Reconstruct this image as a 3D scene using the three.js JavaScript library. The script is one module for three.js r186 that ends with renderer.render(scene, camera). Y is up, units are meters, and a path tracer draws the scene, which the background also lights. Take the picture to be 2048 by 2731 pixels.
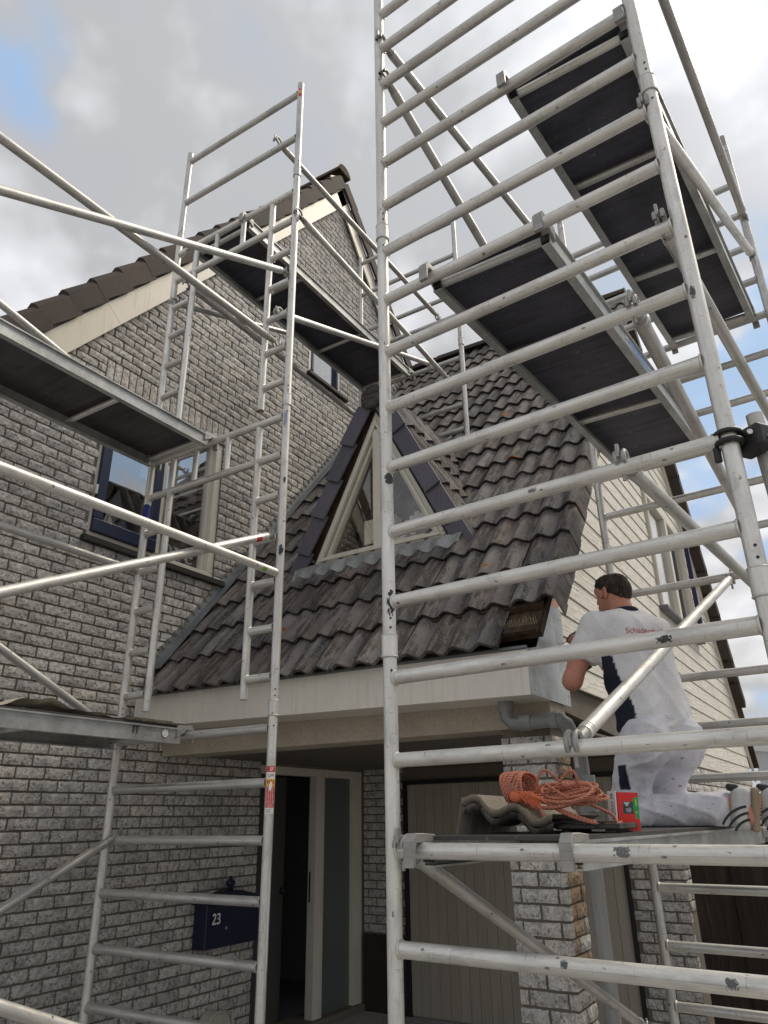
import * as THREE from 'three';
import { mergeGeometries } from 'three/addons/utils/BufferGeometryUtils.js';
import { DecalGeometry } from 'three/addons/geometries/DecalGeometry.js';
import { RoundedBoxGeometry } from 'three/addons/geometries/RoundedBoxGeometry.js';

// ---------------------------------------------------------------- camera, sky, sun, exposure
// Building frame: u runs right along the eaves, v runs back from the viewer, y is height relative to the eye.
const EYE = 1.70, YAW = THREE.MathUtils.degToRad(32), PITCH = 0.4011, ROLL = -0.0157;
const scene = new THREE.Scene();
const camera = new THREE.PerspectiveCamera(THREE.MathUtils.radToDeg(2 * Math.atan(1365.5 / 1923.6)), 0.75, 0.05, 400);
camera.rotation.order = 'YXZ';
camera.position.set(0, EYE, 0);
camera.rotation.set(PITCH, YAW, ROLL);
camera.updateMatrixWorld(true);
const renderer = new THREE.WebGLRenderer({ antialias: true });
renderer.toneMapping = THREE.LinearToneMapping;
renderer.toneMappingExposure = 1.55;
renderer.shadowMap.enabled = true;
const SUN = new THREE.Vector3(0.50, 1.15, -0.72).normalize();
const sun = new THREE.DirectionalLight(0xfff1dc, 1.5);
sun.position.copy(SUN).multiplyScalar(40);
sun.castShadow = true;
sun.shadow.radius = 40;
Object.assign(sun.shadow.camera, { left: -20, right: 20, top: 20, bottom: -20, near: 1, far: 90 });
sun.shadow.mapSize.set(2048, 2048);
scene.add(sun);

// ---------------------------------------------------------------- noise
function rng(seed) { let s = seed | 0; return () => { s = (s + 0x6d2b79f5) | 0; let t = Math.imul(s ^ (s >>> 15), 1 | s); t = (t + Math.imul(t ^ (t >>> 7), 61 | t)) ^ t; return ((t ^ (t >>> 14)) >>> 0) / 4294967296; }; }
const R = rng(7);
const rr = (a, b) => a + (b - a) * R();
function hash3(x, y, z) { let h = Math.imul(x, 374761393) ^ Math.imul(y, 668265263) ^ Math.imul(z, 2147483647 ^ 0x1b873593); h = Math.imul(h ^ (h >>> 13), 1274126177); return ((h ^ (h >>> 16)) >>> 0) / 4294967296; }
const sm = (t) => t * t * (3 - 2 * t), clamp = (x, a = 0, b = 1) => Math.min(b, Math.max(a, x)), mix = (a, b, t) => a + (b - a) * t;
const step = (a, b, x) => sm(clamp((x - a) / (b - a)));
function n3(x, y, z) {
  const i = Math.floor(x), j = Math.floor(y), k = Math.floor(z), a = sm(x - i), b = sm(y - j), c = sm(z - k);
  const l = (p, q, t) => p + (q - p) * t;
  return l(l(l(hash3(i, j, k), hash3(i + 1, j, k), a), l(hash3(i, j + 1, k), hash3(i + 1, j + 1, k), a), b), l(l(hash3(i, j, k + 1), hash3(i + 1, j, k + 1), a), l(hash3(i, j + 1, k + 1), hash3(i + 1, j + 1, k + 1), a), b), c);
}
function fbm3(x, y, z, oct) { let s = 0, a = 0.5, t = 0; for (let o = 0; o < oct; o++) { s += a * n3(x, y, z); t += a; x = x * 2.03 + 17.1; y = y * 2.03 + 5.3; z = z * 2.03 + 9.7; a *= 0.5; } return s / t; }
// noise that repeats over the unit square: px, py cells
function tn(x, y, px, py, seed) {
  x *= px; y *= py;
  const i = Math.floor(x), j = Math.floor(y), a = sm(x - i), b = sm(y - j), m = (p, q) => ((p % q) + q) % q;
  const h = (p, q) => hash3(m(p, px), m(q, py), seed);
  return mix(mix(h(i, j), h(i + 1, j), a), mix(h(i, j + 1), h(i + 1, j + 1), a), b);
}
function tf(x, y, px, py, seed, oct) { let s = 0, a = 0.5, t = 0; for (let o = 0; o < oct; o++) { s += a * tn(x, y, px, py, seed + o * 31); t += a; px *= 2; py *= 2; a *= 0.55; } return s / t; }

// ---------------------------------------------------------------- sky: broken cloud, brighter round the veiled sun
(function makeSky() {
  // directions of the thin places in the cloud: u, y, v, width, depth
  const GAPS = [[-0.60, 0.757, 0.256, 0.9955, 0.72], [-0.67, 0.67, 0.30, 0.997, 0.55], [-0.06, 0.37, 0.926, 0.93, 0.9], [-0.02, 0.48, 0.876, 0.97, 0.5], [0.8, 0.45, 0.4, 0.93, 0.8], [0.2, 0.5, -0.84, 0.94, 0.9], [-0.75, 0.35, -0.55, 0.95, 0.8]];
  const W = 1536, H = 768, d = new Float32Array(W * H * 4);
  for (let j = 0; j < H; j++) {
    const el = ((j + 0.5) / H - 0.5) * Math.PI, ce = Math.cos(el), y = Math.sin(el);
    for (let i = 0; i < W; i++) {
      const az = ((i + 0.5) / W - 0.5) * 2 * Math.PI, x = ce * Math.cos(az), z = ce * Math.sin(az);
      const s = Math.max(0, x * SUN.x + y * SUN.y + z * SUN.z);
      // a flat layer of cloud seen in perspective
      const yy = Math.max(y, 0) + 0.28, cx = x / yy * 1.9 + 3.1, cz = z / yy * 1.9 + 7.7;
      const wx = fbm3(cx * 0.8, cz * 0.8, 3.3, 3) - 0.5, wz = fbm3(cx * 0.8 + 9, cz * 0.8, 1.3, 3) - 0.5;
      const big = fbm3(cx * 0.55 + wx * 0.9, cz * 0.55 + wz * 0.9, 0.7, 4), fine = fbm3(cx * 2.6 + wx * 1.4, cz * 2.6 + wz * 1.4, 4.1, 5), wisp = fbm3(cx * 7 + wx * 2, cz * 7, 8.8, 4);
      const body = 0.58 * big + 0.30 * fine + 0.12 * wisp;
      let thin = 0; for (const [gu, gyy, gv, w, k] of GAPS) { const dd = x * gu + y * gyy - z * gv; thin += k * step(w, 1, dd); }
      const rag = 0.42 * (fbm3(cx * 5.5 + wx * 3, cz * 5.5 + wz * 3, 6.1, 5) - 0.5) + 0.5 * (fine - 0.5);
      const cover = clamp(step(0.20, 0.40, body - 0.15 * thin + rag * thin * 1.7) * 0.74 + 0.26);
      const tone = 0.405 + 0.50 * (big - 0.5) + 0.62 * (fine - 0.5) + 0.36 * (wisp - 0.5);
      const glow = 0.46 * Math.pow(s, 13) + 0.07 * Math.pow(s, 3);
      const c = clamp(tone, 0.335, 0.57) + glow * (0.75 + 0.8 * (fine - 0.5) + 0.5 * (wisp - 0.5));
      const blue = [0.205 + 0.10 * Math.pow(s, 4), 0.345 + 0.10 * Math.pow(s, 4), 0.56 + 0.06 * Math.pow(s, 4)];
      const low = 1 - clamp(y / 0.5);
      const cl = [c * (1.0 + 0.02 * low), c * 1.012, c * (1.045 - 0.035 * low)];
      const o = (j * W + i) * 4;
      for (let k = 0; k < 3; k++) d[o + k] = y < 0 ? [0.20, 0.19, 0.18][k] : mix(mix(blue[k], 0.62, 0.35 * low), cl[k], cover);
      d[o + 3] = 1;
    }
  }
  const t = new THREE.DataTexture(d, W, H, THREE.RGBAFormat, THREE.FloatType);
  t.mapping = THREE.EquirectangularReflectionMapping; t.magFilter = THREE.LinearFilter; t.minFilter = THREE.LinearFilter; t.needsUpdate = true;
  scene.background = t; scene.environment = t;
})();
scene.backgroundIntensity = 1.0; scene.environmentIntensity = 1.0;

// ---------------------------------------------------------------- helpers
const V = (u, y, v) => new THREE.Vector3(u, y + EYE, -v);
const used = new Map();
function numbered(name) { const n = used.get(name) || 0; used.set(name, n + 1); return n ? name + '_' + String(n).padStart(3, '0') : name; }
function tag(o, label, category, group, kind) { if (label) o.userData.label = label; if (category) o.userData.category = category; if (group) o.userData.group = group; if (kind) o.userData.kind = kind; return o; }
function shade(o) { o.traverse((m) => { if (m.isMesh) { m.castShadow = true; m.receiveShadow = true; } }); return o; }
function thing(name, label, category, pos, group) { const o = new THREE.Group(); o.name = numbered(name); if (pos) o.position.copy(pos); scene.add(o); return tag(o, label, category, group); }
function clean(g) {
  for (const k of Object.keys(g.attributes)) if (!['position', 'normal', 'uv', 'color'].includes(k)) g.deleteAttribute(k);
  if (!g.index) { const n = g.attributes.position.count, a = new Uint32Array(n); for (let i = 0; i < n; i++) a[i] = i; g.setIndex(new THREE.BufferAttribute(a, 1)); }
  if (!g.attributes.uv) g.setAttribute('uv', new THREE.BufferAttribute(new Float32Array(g.attributes.position.count * 2), 2));
  g.morphAttributes = {}; g.groups = [];
  return g;
}
const merge = (list) => { list = list.map(clean); return list.length === 1 ? list[0] : mergeGeometries(list, false); };
// a mesh whose geometry is given in world coordinates, placed under a parent with its own origin
function part(name, geos, mat, parent, opts = {}) {
  const g = merge(Array.isArray(geos) ? geos : [geos]);
  const m = new THREE.Mesh(g, mat); m.name = name;
  if (parent) { const p = new THREE.Vector3(); let q = parent; while (q && q !== scene) { p.add(q.position); q = q.parent; } g.translate(-p.x, -p.y, -p.z); parent.add(m); } else { m.name = numbered(name); scene.add(m); }
  if (opts.label) m.userData.label = opts.label;
  if (opts.kind) m.userData.kind = opts.kind;
  return m;
}
function boxUV(g, s = 1) { // uv in metres from position and normal
  const p = g.attributes.position, n = g.attributes.normal, uv = new Float32Array(p.count * 2);
  for (let i = 0; i < p.count; i++) {
    const ax = Math.abs(n.getX(i)), ay = Math.abs(n.getY(i)), az = Math.abs(n.getZ(i)), x = p.getX(i), y = p.getY(i), z = p.getZ(i);
    let a, b; if (ax >= ay && ax >= az) { a = z; b = y; } else if (ay >= az) { a = x; b = z; } else { a = x; b = y; }
    uv[i * 2] = a * s; uv[i * 2 + 1] = b * s;
  }
  g.setAttribute('uv', new THREE.BufferAttribute(uv, 2)); return g;
}
// axis-aligned box in building coordinates
function bx(u0, u1, y0, y1, v0, v1, bevel = 0) {
  const w = u1 - u0, h = y1 - y0, d = v1 - v0;
  const g = bevel ? new RoundedBoxGeometry(w, h, d, 1, Math.min(bevel, w / 2.1, h / 2.1, d / 2.1)) : new THREE.BoxGeometry(w, h, d);
  const c = V((u0 + u1) / 2, (y0 + y1) / 2, (v0 + v1) / 2); g.translate(c.x, c.y, c.z);
  return boxUV(clean(g));
}
const UP = new THREE.Vector3(0, 1, 0);
let tubeSeed = 0;
function tube(A, B, r, o = {}) {
  const d = B.clone().sub(A), L = d.length(), g = new THREE.CylinderGeometry(o.r2 ?? r, r, L, o.seg ?? 16, 1, o.open ?? false);
  const uv = g.attributes.uv, ox = hash3(tubeSeed++, 3, 5), oy = hash3(tubeSeed, 9, 1);
  for (let i = 0; i < uv.count; i++) uv.setXY(i, uv.getX(i) + ox, uv.getY(i) * L / 1.3 + oy);
  g.applyQuaternion(new THREE.Quaternion().setFromUnitVectors(UP, d.clone().normalize()));
  const m = A.clone().add(B).multiplyScalar(0.5); g.translate(m.x, m.y, m.z);
  return clean(g);
}
function ring(C, dir, r, t, arc = Math.PI * 2, start = 0, ref, seg = 16, ts = 6) { // torus round axis dir; arc starts at ref
  const g = new THREE.TorusGeometry(r, t, ts, seg, arc), z = dir.clone().normalize();
  let x = (ref || (Math.abs(z.y) > 0.9 ? new THREE.Vector3(1, 0, 0) : UP)).clone(); x.addScaledVector(z, -x.dot(z)).normalize();
  const y = z.clone().cross(x);
  g.rotateZ(start); g.applyMatrix4(new THREE.Matrix4().makeBasis(x, y, z)); g.translate(C.x, C.y, C.z);
  return clean(g);
}
// extruded outline: pts [[a,b]...] in the plane (A,B) from origin O, depth along N = A x B
function prism(pts, O, A, B, depth, o = {}) {
  const s = new THREE.Shape(pts.map((p) => new THREE.Vector2(p[0], p[1])));
  for (const h of o.holes || []) s.holes.push(new THREE.Path(h.map((p) => new THREE.Vector2(p[0], p[1]))));
  const g = new THREE.ExtrudeGeometry(s, { depth, bevelEnabled: !!o.bevel, bevelSize: o.bevel || 0, bevelThickness: o.bevel || 0, bevelSegments: 1, curveSegments: o.curve || 6 });
  const N = A.clone().cross(B);
  clean(g); if (!o.keepUV) boxUV(g);
  g.applyMatrix4(new THREE.Matrix4().makeBasis(A, B, N).setPosition(O));
  return g;
}
const AX = { u: new THREE.Vector3(1, 0, 0), y: new THREE.Vector3(0, 1, 0), v: new THREE.Vector3(0, 0, -1) };

// ---------------------------------------------------------------- textures
function tex(w, h, fn, srgb = true) {
  const d = new Uint8Array(w * h * 4), c = [0, 0, 0];
  for (let j = 0; j < h; j++) for (let i = 0; i < w; i++) { fn((i + 0.5) / w, (j + 0.5) / h, c); const o = (j * w + i) * 4; for (let k = 0; k < 3; k++) d[o + k] = clamp(c[k] * 255, 0, 255); d[o + 3] = 255; }
  const t = new THREE.DataTexture(d, w, h, THREE.RGBAFormat); t.wrapS = t.wrapT = THREE.RepeatWrapping; t.magFilter = THREE.LinearFilter; t.minFilter = THREE.LinearMipmapLinearFilter; t.generateMipmaps = true;
  if (srgb) t.colorSpace = THREE.SRGBColorSpace; t.needsUpdate = true; return t;
}
const grey = (c, v) => { c[0] = c[1] = c[2] = v; };
function stamps(n, seed, sx, sy) { const q = rng(seed), a = []; for (let i = 0; i < n; i++) a.push([q(), q(), sx * (0.3 + q()), sy * (0.3 + q()), q()]); return a; }
function stampAt(list, x, y) { let m = 0; for (const [a, b, sx, sy, k] of list) { let dx = Math.abs(x - a); dx = Math.min(dx, 1 - dx); let dy = Math.abs(y - b); dy = Math.min(dy, 1 - dy); const e = (dx / sx) ** 2 + (dy / sy) ** 2; if (e < 1) m = Math.max(m, (1 - e) * (0.5 + k)); } return m; }
const scuffs = stamps(12, 11, 0.05, 0.007), drips = stamps(8, 12, 0.05, 0.012), dents = stamps(22, 13, 0.010, 0.006), scratch = stamps(70, 14, 0.10, 0.0011);
const metalMap = tex(256, 1024, (x, y, c) => {
  const s = tf(x, y, 40, 3, 1, 3), b = tf(x, y, 4, 9, 2, 4), f = tf(x, y, 60, 120, 3, 2);
  let v = 0.90 + 0.10 * (s - 0.5) + 0.12 * (b - 0.5) + 0.06 * (f - 0.5);
  const e = tf(x, y, 26, 90, 9, 3);
  v -= 0.12 * clamp(stampAt(scratch, x, y) * 2); for (const q of [0.22, 0.61, 0.64]) v -= 0.16 * step(0.006, 0.002, Math.abs(x - q)) * step(0.3, 0.5, tf(x, y, 2, 14, 8, 2)); v -= 0.07 * step(0.5, 0.75, tf(x, y, 5, 12, 6, 4));
  v -= 0.34 * clamp(stampAt(scuffs, x, y) * step(0.38, 0.62, e) * 1.5);
  v -= 0.35 * clamp(stampAt(dents, x, y) * 1.2) * step(0.5, 0.7, e);
  const w = clamp(stampAt(drips, x, y) * 2) * step(0.4, 0.5, e);
  v = mix(v, 0.90, w * 0.8);
  c[0] = v * 1.0; c[1] = v * 0.995; c[2] = v * 0.98;
});
const metalRough = tex(256, 512, (x, y, c) => grey(c, 0.54 + 0.25 * (tf(x, y, 30, 3, 21, 3) - 0.5) + 0.35 * (tf(x, y, 6, 14, 22, 4) - 0.5)), false);
const brickMap = tex(512, 512, (x, y, c) => {
  const a = tf(x, y, 6, 6, 41, 4), f = tf(x, y, 60, 60, 42, 3), g = tf(x, y, 24, 24, 43, 3), k = tf(x, y, 16, 16, 44, 3);
  let v = 0.80 + 0.20 * (a - 0.5) + 0.30 * (f - 0.5);
  v *= 1 - 0.36 * step(0.56, 0.76, g) * step(0.35, 0.6, f);
  v *= 1 - 0.16 * step(0.58, 0.75, k);
  const w = tf(x, y, 9, 9, 45, 3) - 0.5;
  c[0] = v * (0.975 + 0.06 * w); c[1] = v * (0.968 + 0.02 * w); c[2] = v * (0.955 - 0.04 * w);
});
const brickBump = tex(512, 512, (x, y, c) => grey(c, 0.55 * tf(x, y, 14, 14, 51, 4) + 0.45 * tf(x, y, 50, 50, 52, 3)), false);
const tilePaint = (x, y, c, sd) => {
  const a = tf(x, y, 4, 3, sd, 4), f = tf(x, y, 120, 120, sd + 1, 2), grit = tf(x, y, 150, 130, sd + 2, 2), st = tf(x, y, 12, 2, sd + 3, 3), m = tf(x, y, 7, 3, sd + 4, 3);
  const run = step(0.52, 0.66, 0.72 * tf(x, y, 20, 4, sd + 6, 3) + 0.28 * grit); let v = 0.61 + 0.16 * (a - 0.5) + 0.20 * (st - 0.5); v *= 1 - 0.36 * run;
  const dirt = step(0.40, 0.75, m) * step(0.30, 0.75, grit);
  v *= 1 - 0.42 * dirt - 0.16 * step(0.66, 0.8, f); v *= 0.96 + 0.22 * (f - 0.5) + 0.12 * (grit - 0.5);
  const warm = step(0.46, 0.66, tf(x, y, 6, 3, sd + 5, 3)); c[0] = v * (1 + 0.03 * warm); c[1] = v * (0.975 - 0.005 * warm); c[2] = v * (0.965 - 0.035 * warm);
};
const tileMap = tex(512, 512, (x, y, c) => tilePaint(x, y, c, 61));
const lichen = [[0.28, 0.55, 0.10, 0.05], [0.66, 0.30, 0.06, 0.035], [0.80, 0.78, 0.05, 0.03]];
const tileLichenMap = tex(512, 512, (x, y, c) => {
  tilePaint(x, y, c, 261); let l = 0; for (const [p, q, r, t] of lichen) { const e = ((x - p) / r) ** 2 + ((y - q) / t) ** 2 + 2.2 * (tf(x, y, 26, 26, 75, 3) - 0.5); if (e < 1) l = Math.max(l, step(0, 0.5, 1 - e)); }
  c[0] = mix(c[0], 0.66, l); c[1] = mix(c[1], 0.43, l); c[2] = mix(c[2], 0.16, l);
});
const grainBump = tex(512, 512, (x, y, c) => grey(c, 0.5 * tf(x, y, 40, 40, 81, 3) + 0.5 * tf(x, y, 110, 110, 82, 2)), false);
const sidingMap = tex(1024, 256, (x, y, c) => {
  const w = tf(x, y, 10, 4, 91, 3), g = tf(x + 0.02 * (w - 0.5), y + 0.10 * (w - 0.5), 6, 46, 92, 3), d = tf(x, y, 12, 6, 93, 4);
  let v = 0.88 + 0.10 * (d - 0.5) - 0.10 * step(0.62, 0.74, g); v *= 1 - 0.22 * step(0.62, 0.78, tf(x, y, 40, 10, 94, 3)) * step(0.5, 0.7, d);
  c[0] = v * 1.0; c[1] = v * 0.985; c[2] = v * 0.95;
});
const sidingBump = tex(1024, 256, (x, y, c) => { const w = tf(x, y, 7, 3, 91, 3); grey(c, 0.5 + 0.5 * Math.sin((y * 11 + 3.2 * w) * Math.PI * 2) * step(0.35, 0.6, tf(x, y, 9, 5, 96, 3))); }, false);
const plasterMap = tex(512, 512, (x, y, c) => { const a = tf(x, y, 5, 4, 101, 4), f = tf(x, y, 120, 120, 102, 2); const v = 0.74 + 0.12 * (a - 0.5) + 0.12 * (f - 0.5) - 0.25 * step(0.74, 0.82, f); c[0] = v; c[1] = v * 0.955; c[2] = v * 0.88; });
const paintMap = tex(512, 512, (x, y, c) => { const a = tf(x, y, 4, 3, 111, 4), f = tf(x, y, 80, 30, 112, 2), s = tf(x, y, 40, 2, 113, 3); const v = 0.91 + 0.06 * (a - 0.5) + 0.03 * (f - 0.5) - 0.05 * step(0.58, 0.8, s); grey(c, v); });
const plyScr = stamps(26, 19, 0.06, 0.0022);
const plyMap = tex(512, 512, (x, y, c) => { const a = tf(x, y, 4, 6, 121, 4), g = tf(x, y, 3, 40, 122, 3), f = tf(x, y, 90, 90, 123, 2), sp = tf(x, y, 40, 40, 124, 2); const lg = tf(x, y, 2, 90, 125, 2); let v = 0.60 + 0.30 * (a - 0.5) + 0.18 * (g - 0.5) + 0.12 * (lg - 0.5) + 0.1 * (f - 0.5); if (sp > 0.88) v += 0.25; v += 0.20 * clamp(stampAt(plyScr, x, y) * 2); grey(c, v); });
const zincMap = tex(512, 512, (x, y, c) => { const a = tf(x, y, 4, 4, 131, 5), b = tf(x, y, 10, 8, 132, 4), f = tf(x, y, 70, 70, 133, 2); const v = 0.74 + 0.30 * (a - 0.5) + 0.20 * (b - 0.5) + 0.08 * (f - 0.5); c[0] = v * 0.985; c[1] = v; c[2] = v * 1.0; });
const woodMap = tex(512, 512, (x, y, c) => { const w = tf(x, y, 6, 3, 141, 3), g = tf(x + 0.06 * (w - 0.5), y, 50, 4, 142, 3), a = tf(x, y, 5, 3, 143, 3); const v = 0.55 + 0.35 * (g - 0.5) + 0.25 * (a - 0.5); c[0] = v; c[1] = v * 0.93; c[2] = v * 0.86; });
const clothMap = tex(512, 512, (x, y, c) => { const f = tf(x, y, 128, 128, 151, 1), a = tf(x, y, 6, 6, 152, 4); grey(c, 0.92 + 0.06 * (f - 0.5) + 0.08 * (a - 0.5)); });
const dirtSpots = stamps(90, 17, 0.016, 0.013);
const trouserMap = tex(512, 512, (x, y, c) => { const f = tf(x, y, 128, 128, 161, 1), a = tf(x, y, 5, 5, 162, 4); let v = 0.92 + 0.06 * (f - 0.5) + 0.06 * (a - 0.5); v -= 0.30 * clamp(stampAt(dirtSpots, x, y) * 1.2) * step(0.5, 0.68, tf(x, y, 40, 40, 163, 3)); v -= 0.06 * step(0.6, 0.75, tf(x, y, 16, 12, 164, 4)); c[0] = v * 0.985; c[1] = v * 0.985; c[2] = v * 1.0; });
const ropeBump = tex(64, 128, (x, y, c) => grey(c, 0.5 + 0.5 * Math.sin((x * 3 + y * 4) * Math.PI * 2)), false);
const paveMap = tex(512, 512, (x, y, c) => { const a = tf(x, y, 5, 5, 171, 4), f = tf(x, y, 100, 100, 172, 2); grey(c, 0.72 + 0.14 * (a - 0.5) + 0.16 * (f - 0.5)); });

// ---------------------------------------------------------------- materials
const M = (o) => { const col = o.rgb; delete o.rgb; const m = new THREE.MeshPhysicalMaterial(o); if (col) m.color.setRGB(...col); return m; };
const alu = [[0.83, 0.825, 0.805], [0.74, 0.745, 0.74], [0.90, 0.895, 0.875], [0.66, 0.655, 0.65], [0.80, 0.805, 0.81], [0.72, 0.705, 0.685]].map((c) => M({ rgb: c, map: metalMap, metalness: 0.66, roughness: 0.86, roughnessMap: metalRough }));
const aluBright = M({ rgb: [0.93, 0.92, 0.905], map: metalMap, metalness: 0.72, roughness: 0.98, roughnessMap: metalRough });
const castGrey = M({ rgb: [0.46, 0.46, 0.455], metalness: 0.55, roughness: 0.55, map: metalMap });
const beamAlu = M({ rgb: [0.86, 0.855, 0.84], map: zincMap, metalness: 0.55, roughness: 0.5 });
const blackPlastic = M({ rgb: [0.016, 0.016, 0.018], roughness: 0.5 });
const steelBolt = M({ rgb: [0.6, 0.6, 0.58], metalness: 1, roughness: 0.35 });
const deckMat = M({ rgb: [0.165, 0.155, 0.152], map: plyMap, roughness: 0.55 });
const deckBlue = M({ rgb: [0.15, 0.15, 0.205], map: plyMap, roughness: 0.55 });
const brickMats = [[0.95, 0.94, 0.92], [0.90, 0.885, 0.865], [0.97, 0.965, 0.945], [0.83, 0.82, 0.805], [0.95, 0.92, 0.88], [0.75, 0.74, 0.73]].map((c) => M({ rgb: c, map: brickMap, bumpMap: brickBump, bumpScale: 0.0035, roughness: 0.95 }));
const mortarMat = M({ rgb: [0.31, 0.30, 0.285], map: plasterMap, roughness: 1 });
const tileMats = [[0.60, 0.592, 0.59], [0.51, 0.50, 0.50], [0.68, 0.668, 0.66], [0.55, 0.525, 0.51], [0.61, 0.575, 0.55], [0.45, 0.445, 0.45]].map((c) => M({ rgb: c, map: tileMap, bumpMap: grainBump, bumpScale: 0.0035, roughness: 0.92, vertexColors: true }));
const tileLichen = M({ rgb: [0.66, 0.64, 0.62], map: tileLichenMap, bumpMap: grainBump, bumpScale: 0.0035, roughness: 0.92, vertexColors: true });
const vergeMats = [[0.111, 0.092, 0.095], [0.095, 0.081, 0.086], [0.128, 0.103, 0.101]].map((c) => M({ rgb: c, map: plasterMap, bumpMap: grainBump, bumpScale: 0.002, roughness: 0.8 }));
const dormerTileMats = [[0.125, 0.120, 0.155], [0.112, 0.108, 0.140], [0.138, 0.133, 0.168]].map((c) => M({ rgb: c, map: paintMap, bumpMap: grainBump, bumpScale: 0.0012, roughness: 0.62 }));
const creamMat = M({ rgb: [0.80, 0.755, 0.64], map: paintMap, roughness: 0.45 });
const creamFrame = M({ rgb: [0.80, 0.765, 0.66], map: paintMap, roughness: 0.4 });
const whiteFrame = M({ rgb: [0.86, 0.85, 0.82], map: paintMap, roughness: 0.4 });
const fasciaStain = tex(1024, 512, (x, y, c) => { const a = tf(x, y, 6, 4, 311, 4), st = tf(x, y, 90, 2, 312, 3), d = tf(x, y, 24, 6, 313, 4), sp = tf(x, y, 120, 90, 314, 2); const v = 0.90 + 0.07 * (a - 0.5) - 0.05 * step(0.56, 0.8, st) * step(0.35, 0.7, d) - 0.16 * step(0.86, 0.94, sp); c[0] = v; c[1] = v * 0.99; c[2] = v * 0.965; });
const fasciaMat = M({ rgb: [0.94, 0.915, 0.87], map: fasciaStain, roughness: 0.5 });
const blueFrame = M({ rgb: [0.012, 0.017, 0.055], roughness: 0.35 });
const beamPlaster = M({ rgb: [0.86, 0.83, 0.80], map: plasterMap, roughness: 0.95 });
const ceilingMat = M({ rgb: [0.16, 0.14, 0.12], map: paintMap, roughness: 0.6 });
const doorPanelMat = [[0.46, 0.42, 0.35], [0.445, 0.405, 0.335], [0.47, 0.43, 0.36]].map((c) => M({ rgb: c, map: paintMap, roughness: 0.6 }));
const sidingMats = [[0.92, 0.91, 0.88], [0.88, 0.87, 0.84], [0.94, 0.93, 0.90]].map((c) => M({ rgb: c, map: sidingMap, bumpMap: sidingBump, bumpScale: 0.0025, roughness: 0.75 }));
const zincMat = M({ rgb: [0.30, 0.31, 0.32], map: zincMap, metalness: 0.35, roughness: 0.6 });
const leadMat = M({ rgb: [0.42, 0.445, 0.47], map: zincMap, metalness: 0.2, roughness: 0.7, bumpMap: brickBump, bumpScale: 0.006 });
const cheekMat = M({ rgb: [0.83, 0.85, 0.85], map: zincMap, metalness: 0.55, roughness: 0.42 });
const pvcMat = M({ rgb: [0.50, 0.50, 0.49], map: zincMap, roughness: 0.5 });
const primerWood = M({ rgb: [0.72, 0.44, 0.32], map: paintMap, roughness: 0.85 });
const rawWood = M({ rgb: [0.20, 0.13, 0.085], map: woodMap, roughness: 0.9 });
const slateMat = M({ rgb: [0.05, 0.047, 0.045], map: plasterMap, roughness: 0.7 });
const underlayMat = M({ rgb: [0.20, 0.15, 0.11], map: woodMap, roughness: 1 });
const fenceMats = [[0.105, 0.085, 0.072], [0.085, 0.070, 0.062], [0.125, 0.10, 0.085]].map((c) => M({ rgb: c, map: woodMap, roughness: 0.9 }));
const glassMat = M({ rgb: [1, 1, 1], transmission: 1, roughness: 0.0, thickness: 0, ior: 3.2 });
const dormerGlass = M({ rgb: [1, 1, 1], transmission: 1, roughness: 0.0, thickness: 0, ior: 1.7 });
const frosted = M({ rgb: [0.55, 0.62, 0.60], transmission: 0.85, roughness: 0.45, thickness: 0 });
const curtainMat = M({ rgb: [0.75, 0.74, 0.71], roughness: 0.95, transmission: 0.25, thickness: 0 });
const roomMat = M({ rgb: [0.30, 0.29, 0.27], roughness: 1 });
const navyMat = M({ rgb: [0.010, 0.014, 0.042], roughness: 0.35 });
const hallMat = M({ rgb: [0.30, 0.30, 0.34], roughness: 0.9 });
const leafMat = M({ rgb: [0.10, 0.098, 0.092], roughness: 0.55 });

// ================================================================ setting
{
  const g = new THREE.PlaneGeometry(160, 160); g.rotateX(-Math.PI / 2);
  const uv = g.attributes.uv; for (let i = 0; i < uv.count; i++) uv.setXY(i, uv.getX(i) * 80, uv.getY(i) * 80);
  const m = new THREE.Mesh(g, M({ rgb: [0.66, 0.64, 0.61], map: paveMap, roughness: 0.95 })); m.name = 'ground'; m.userData.kind = 'structure'; scene.add(m);
}

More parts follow.
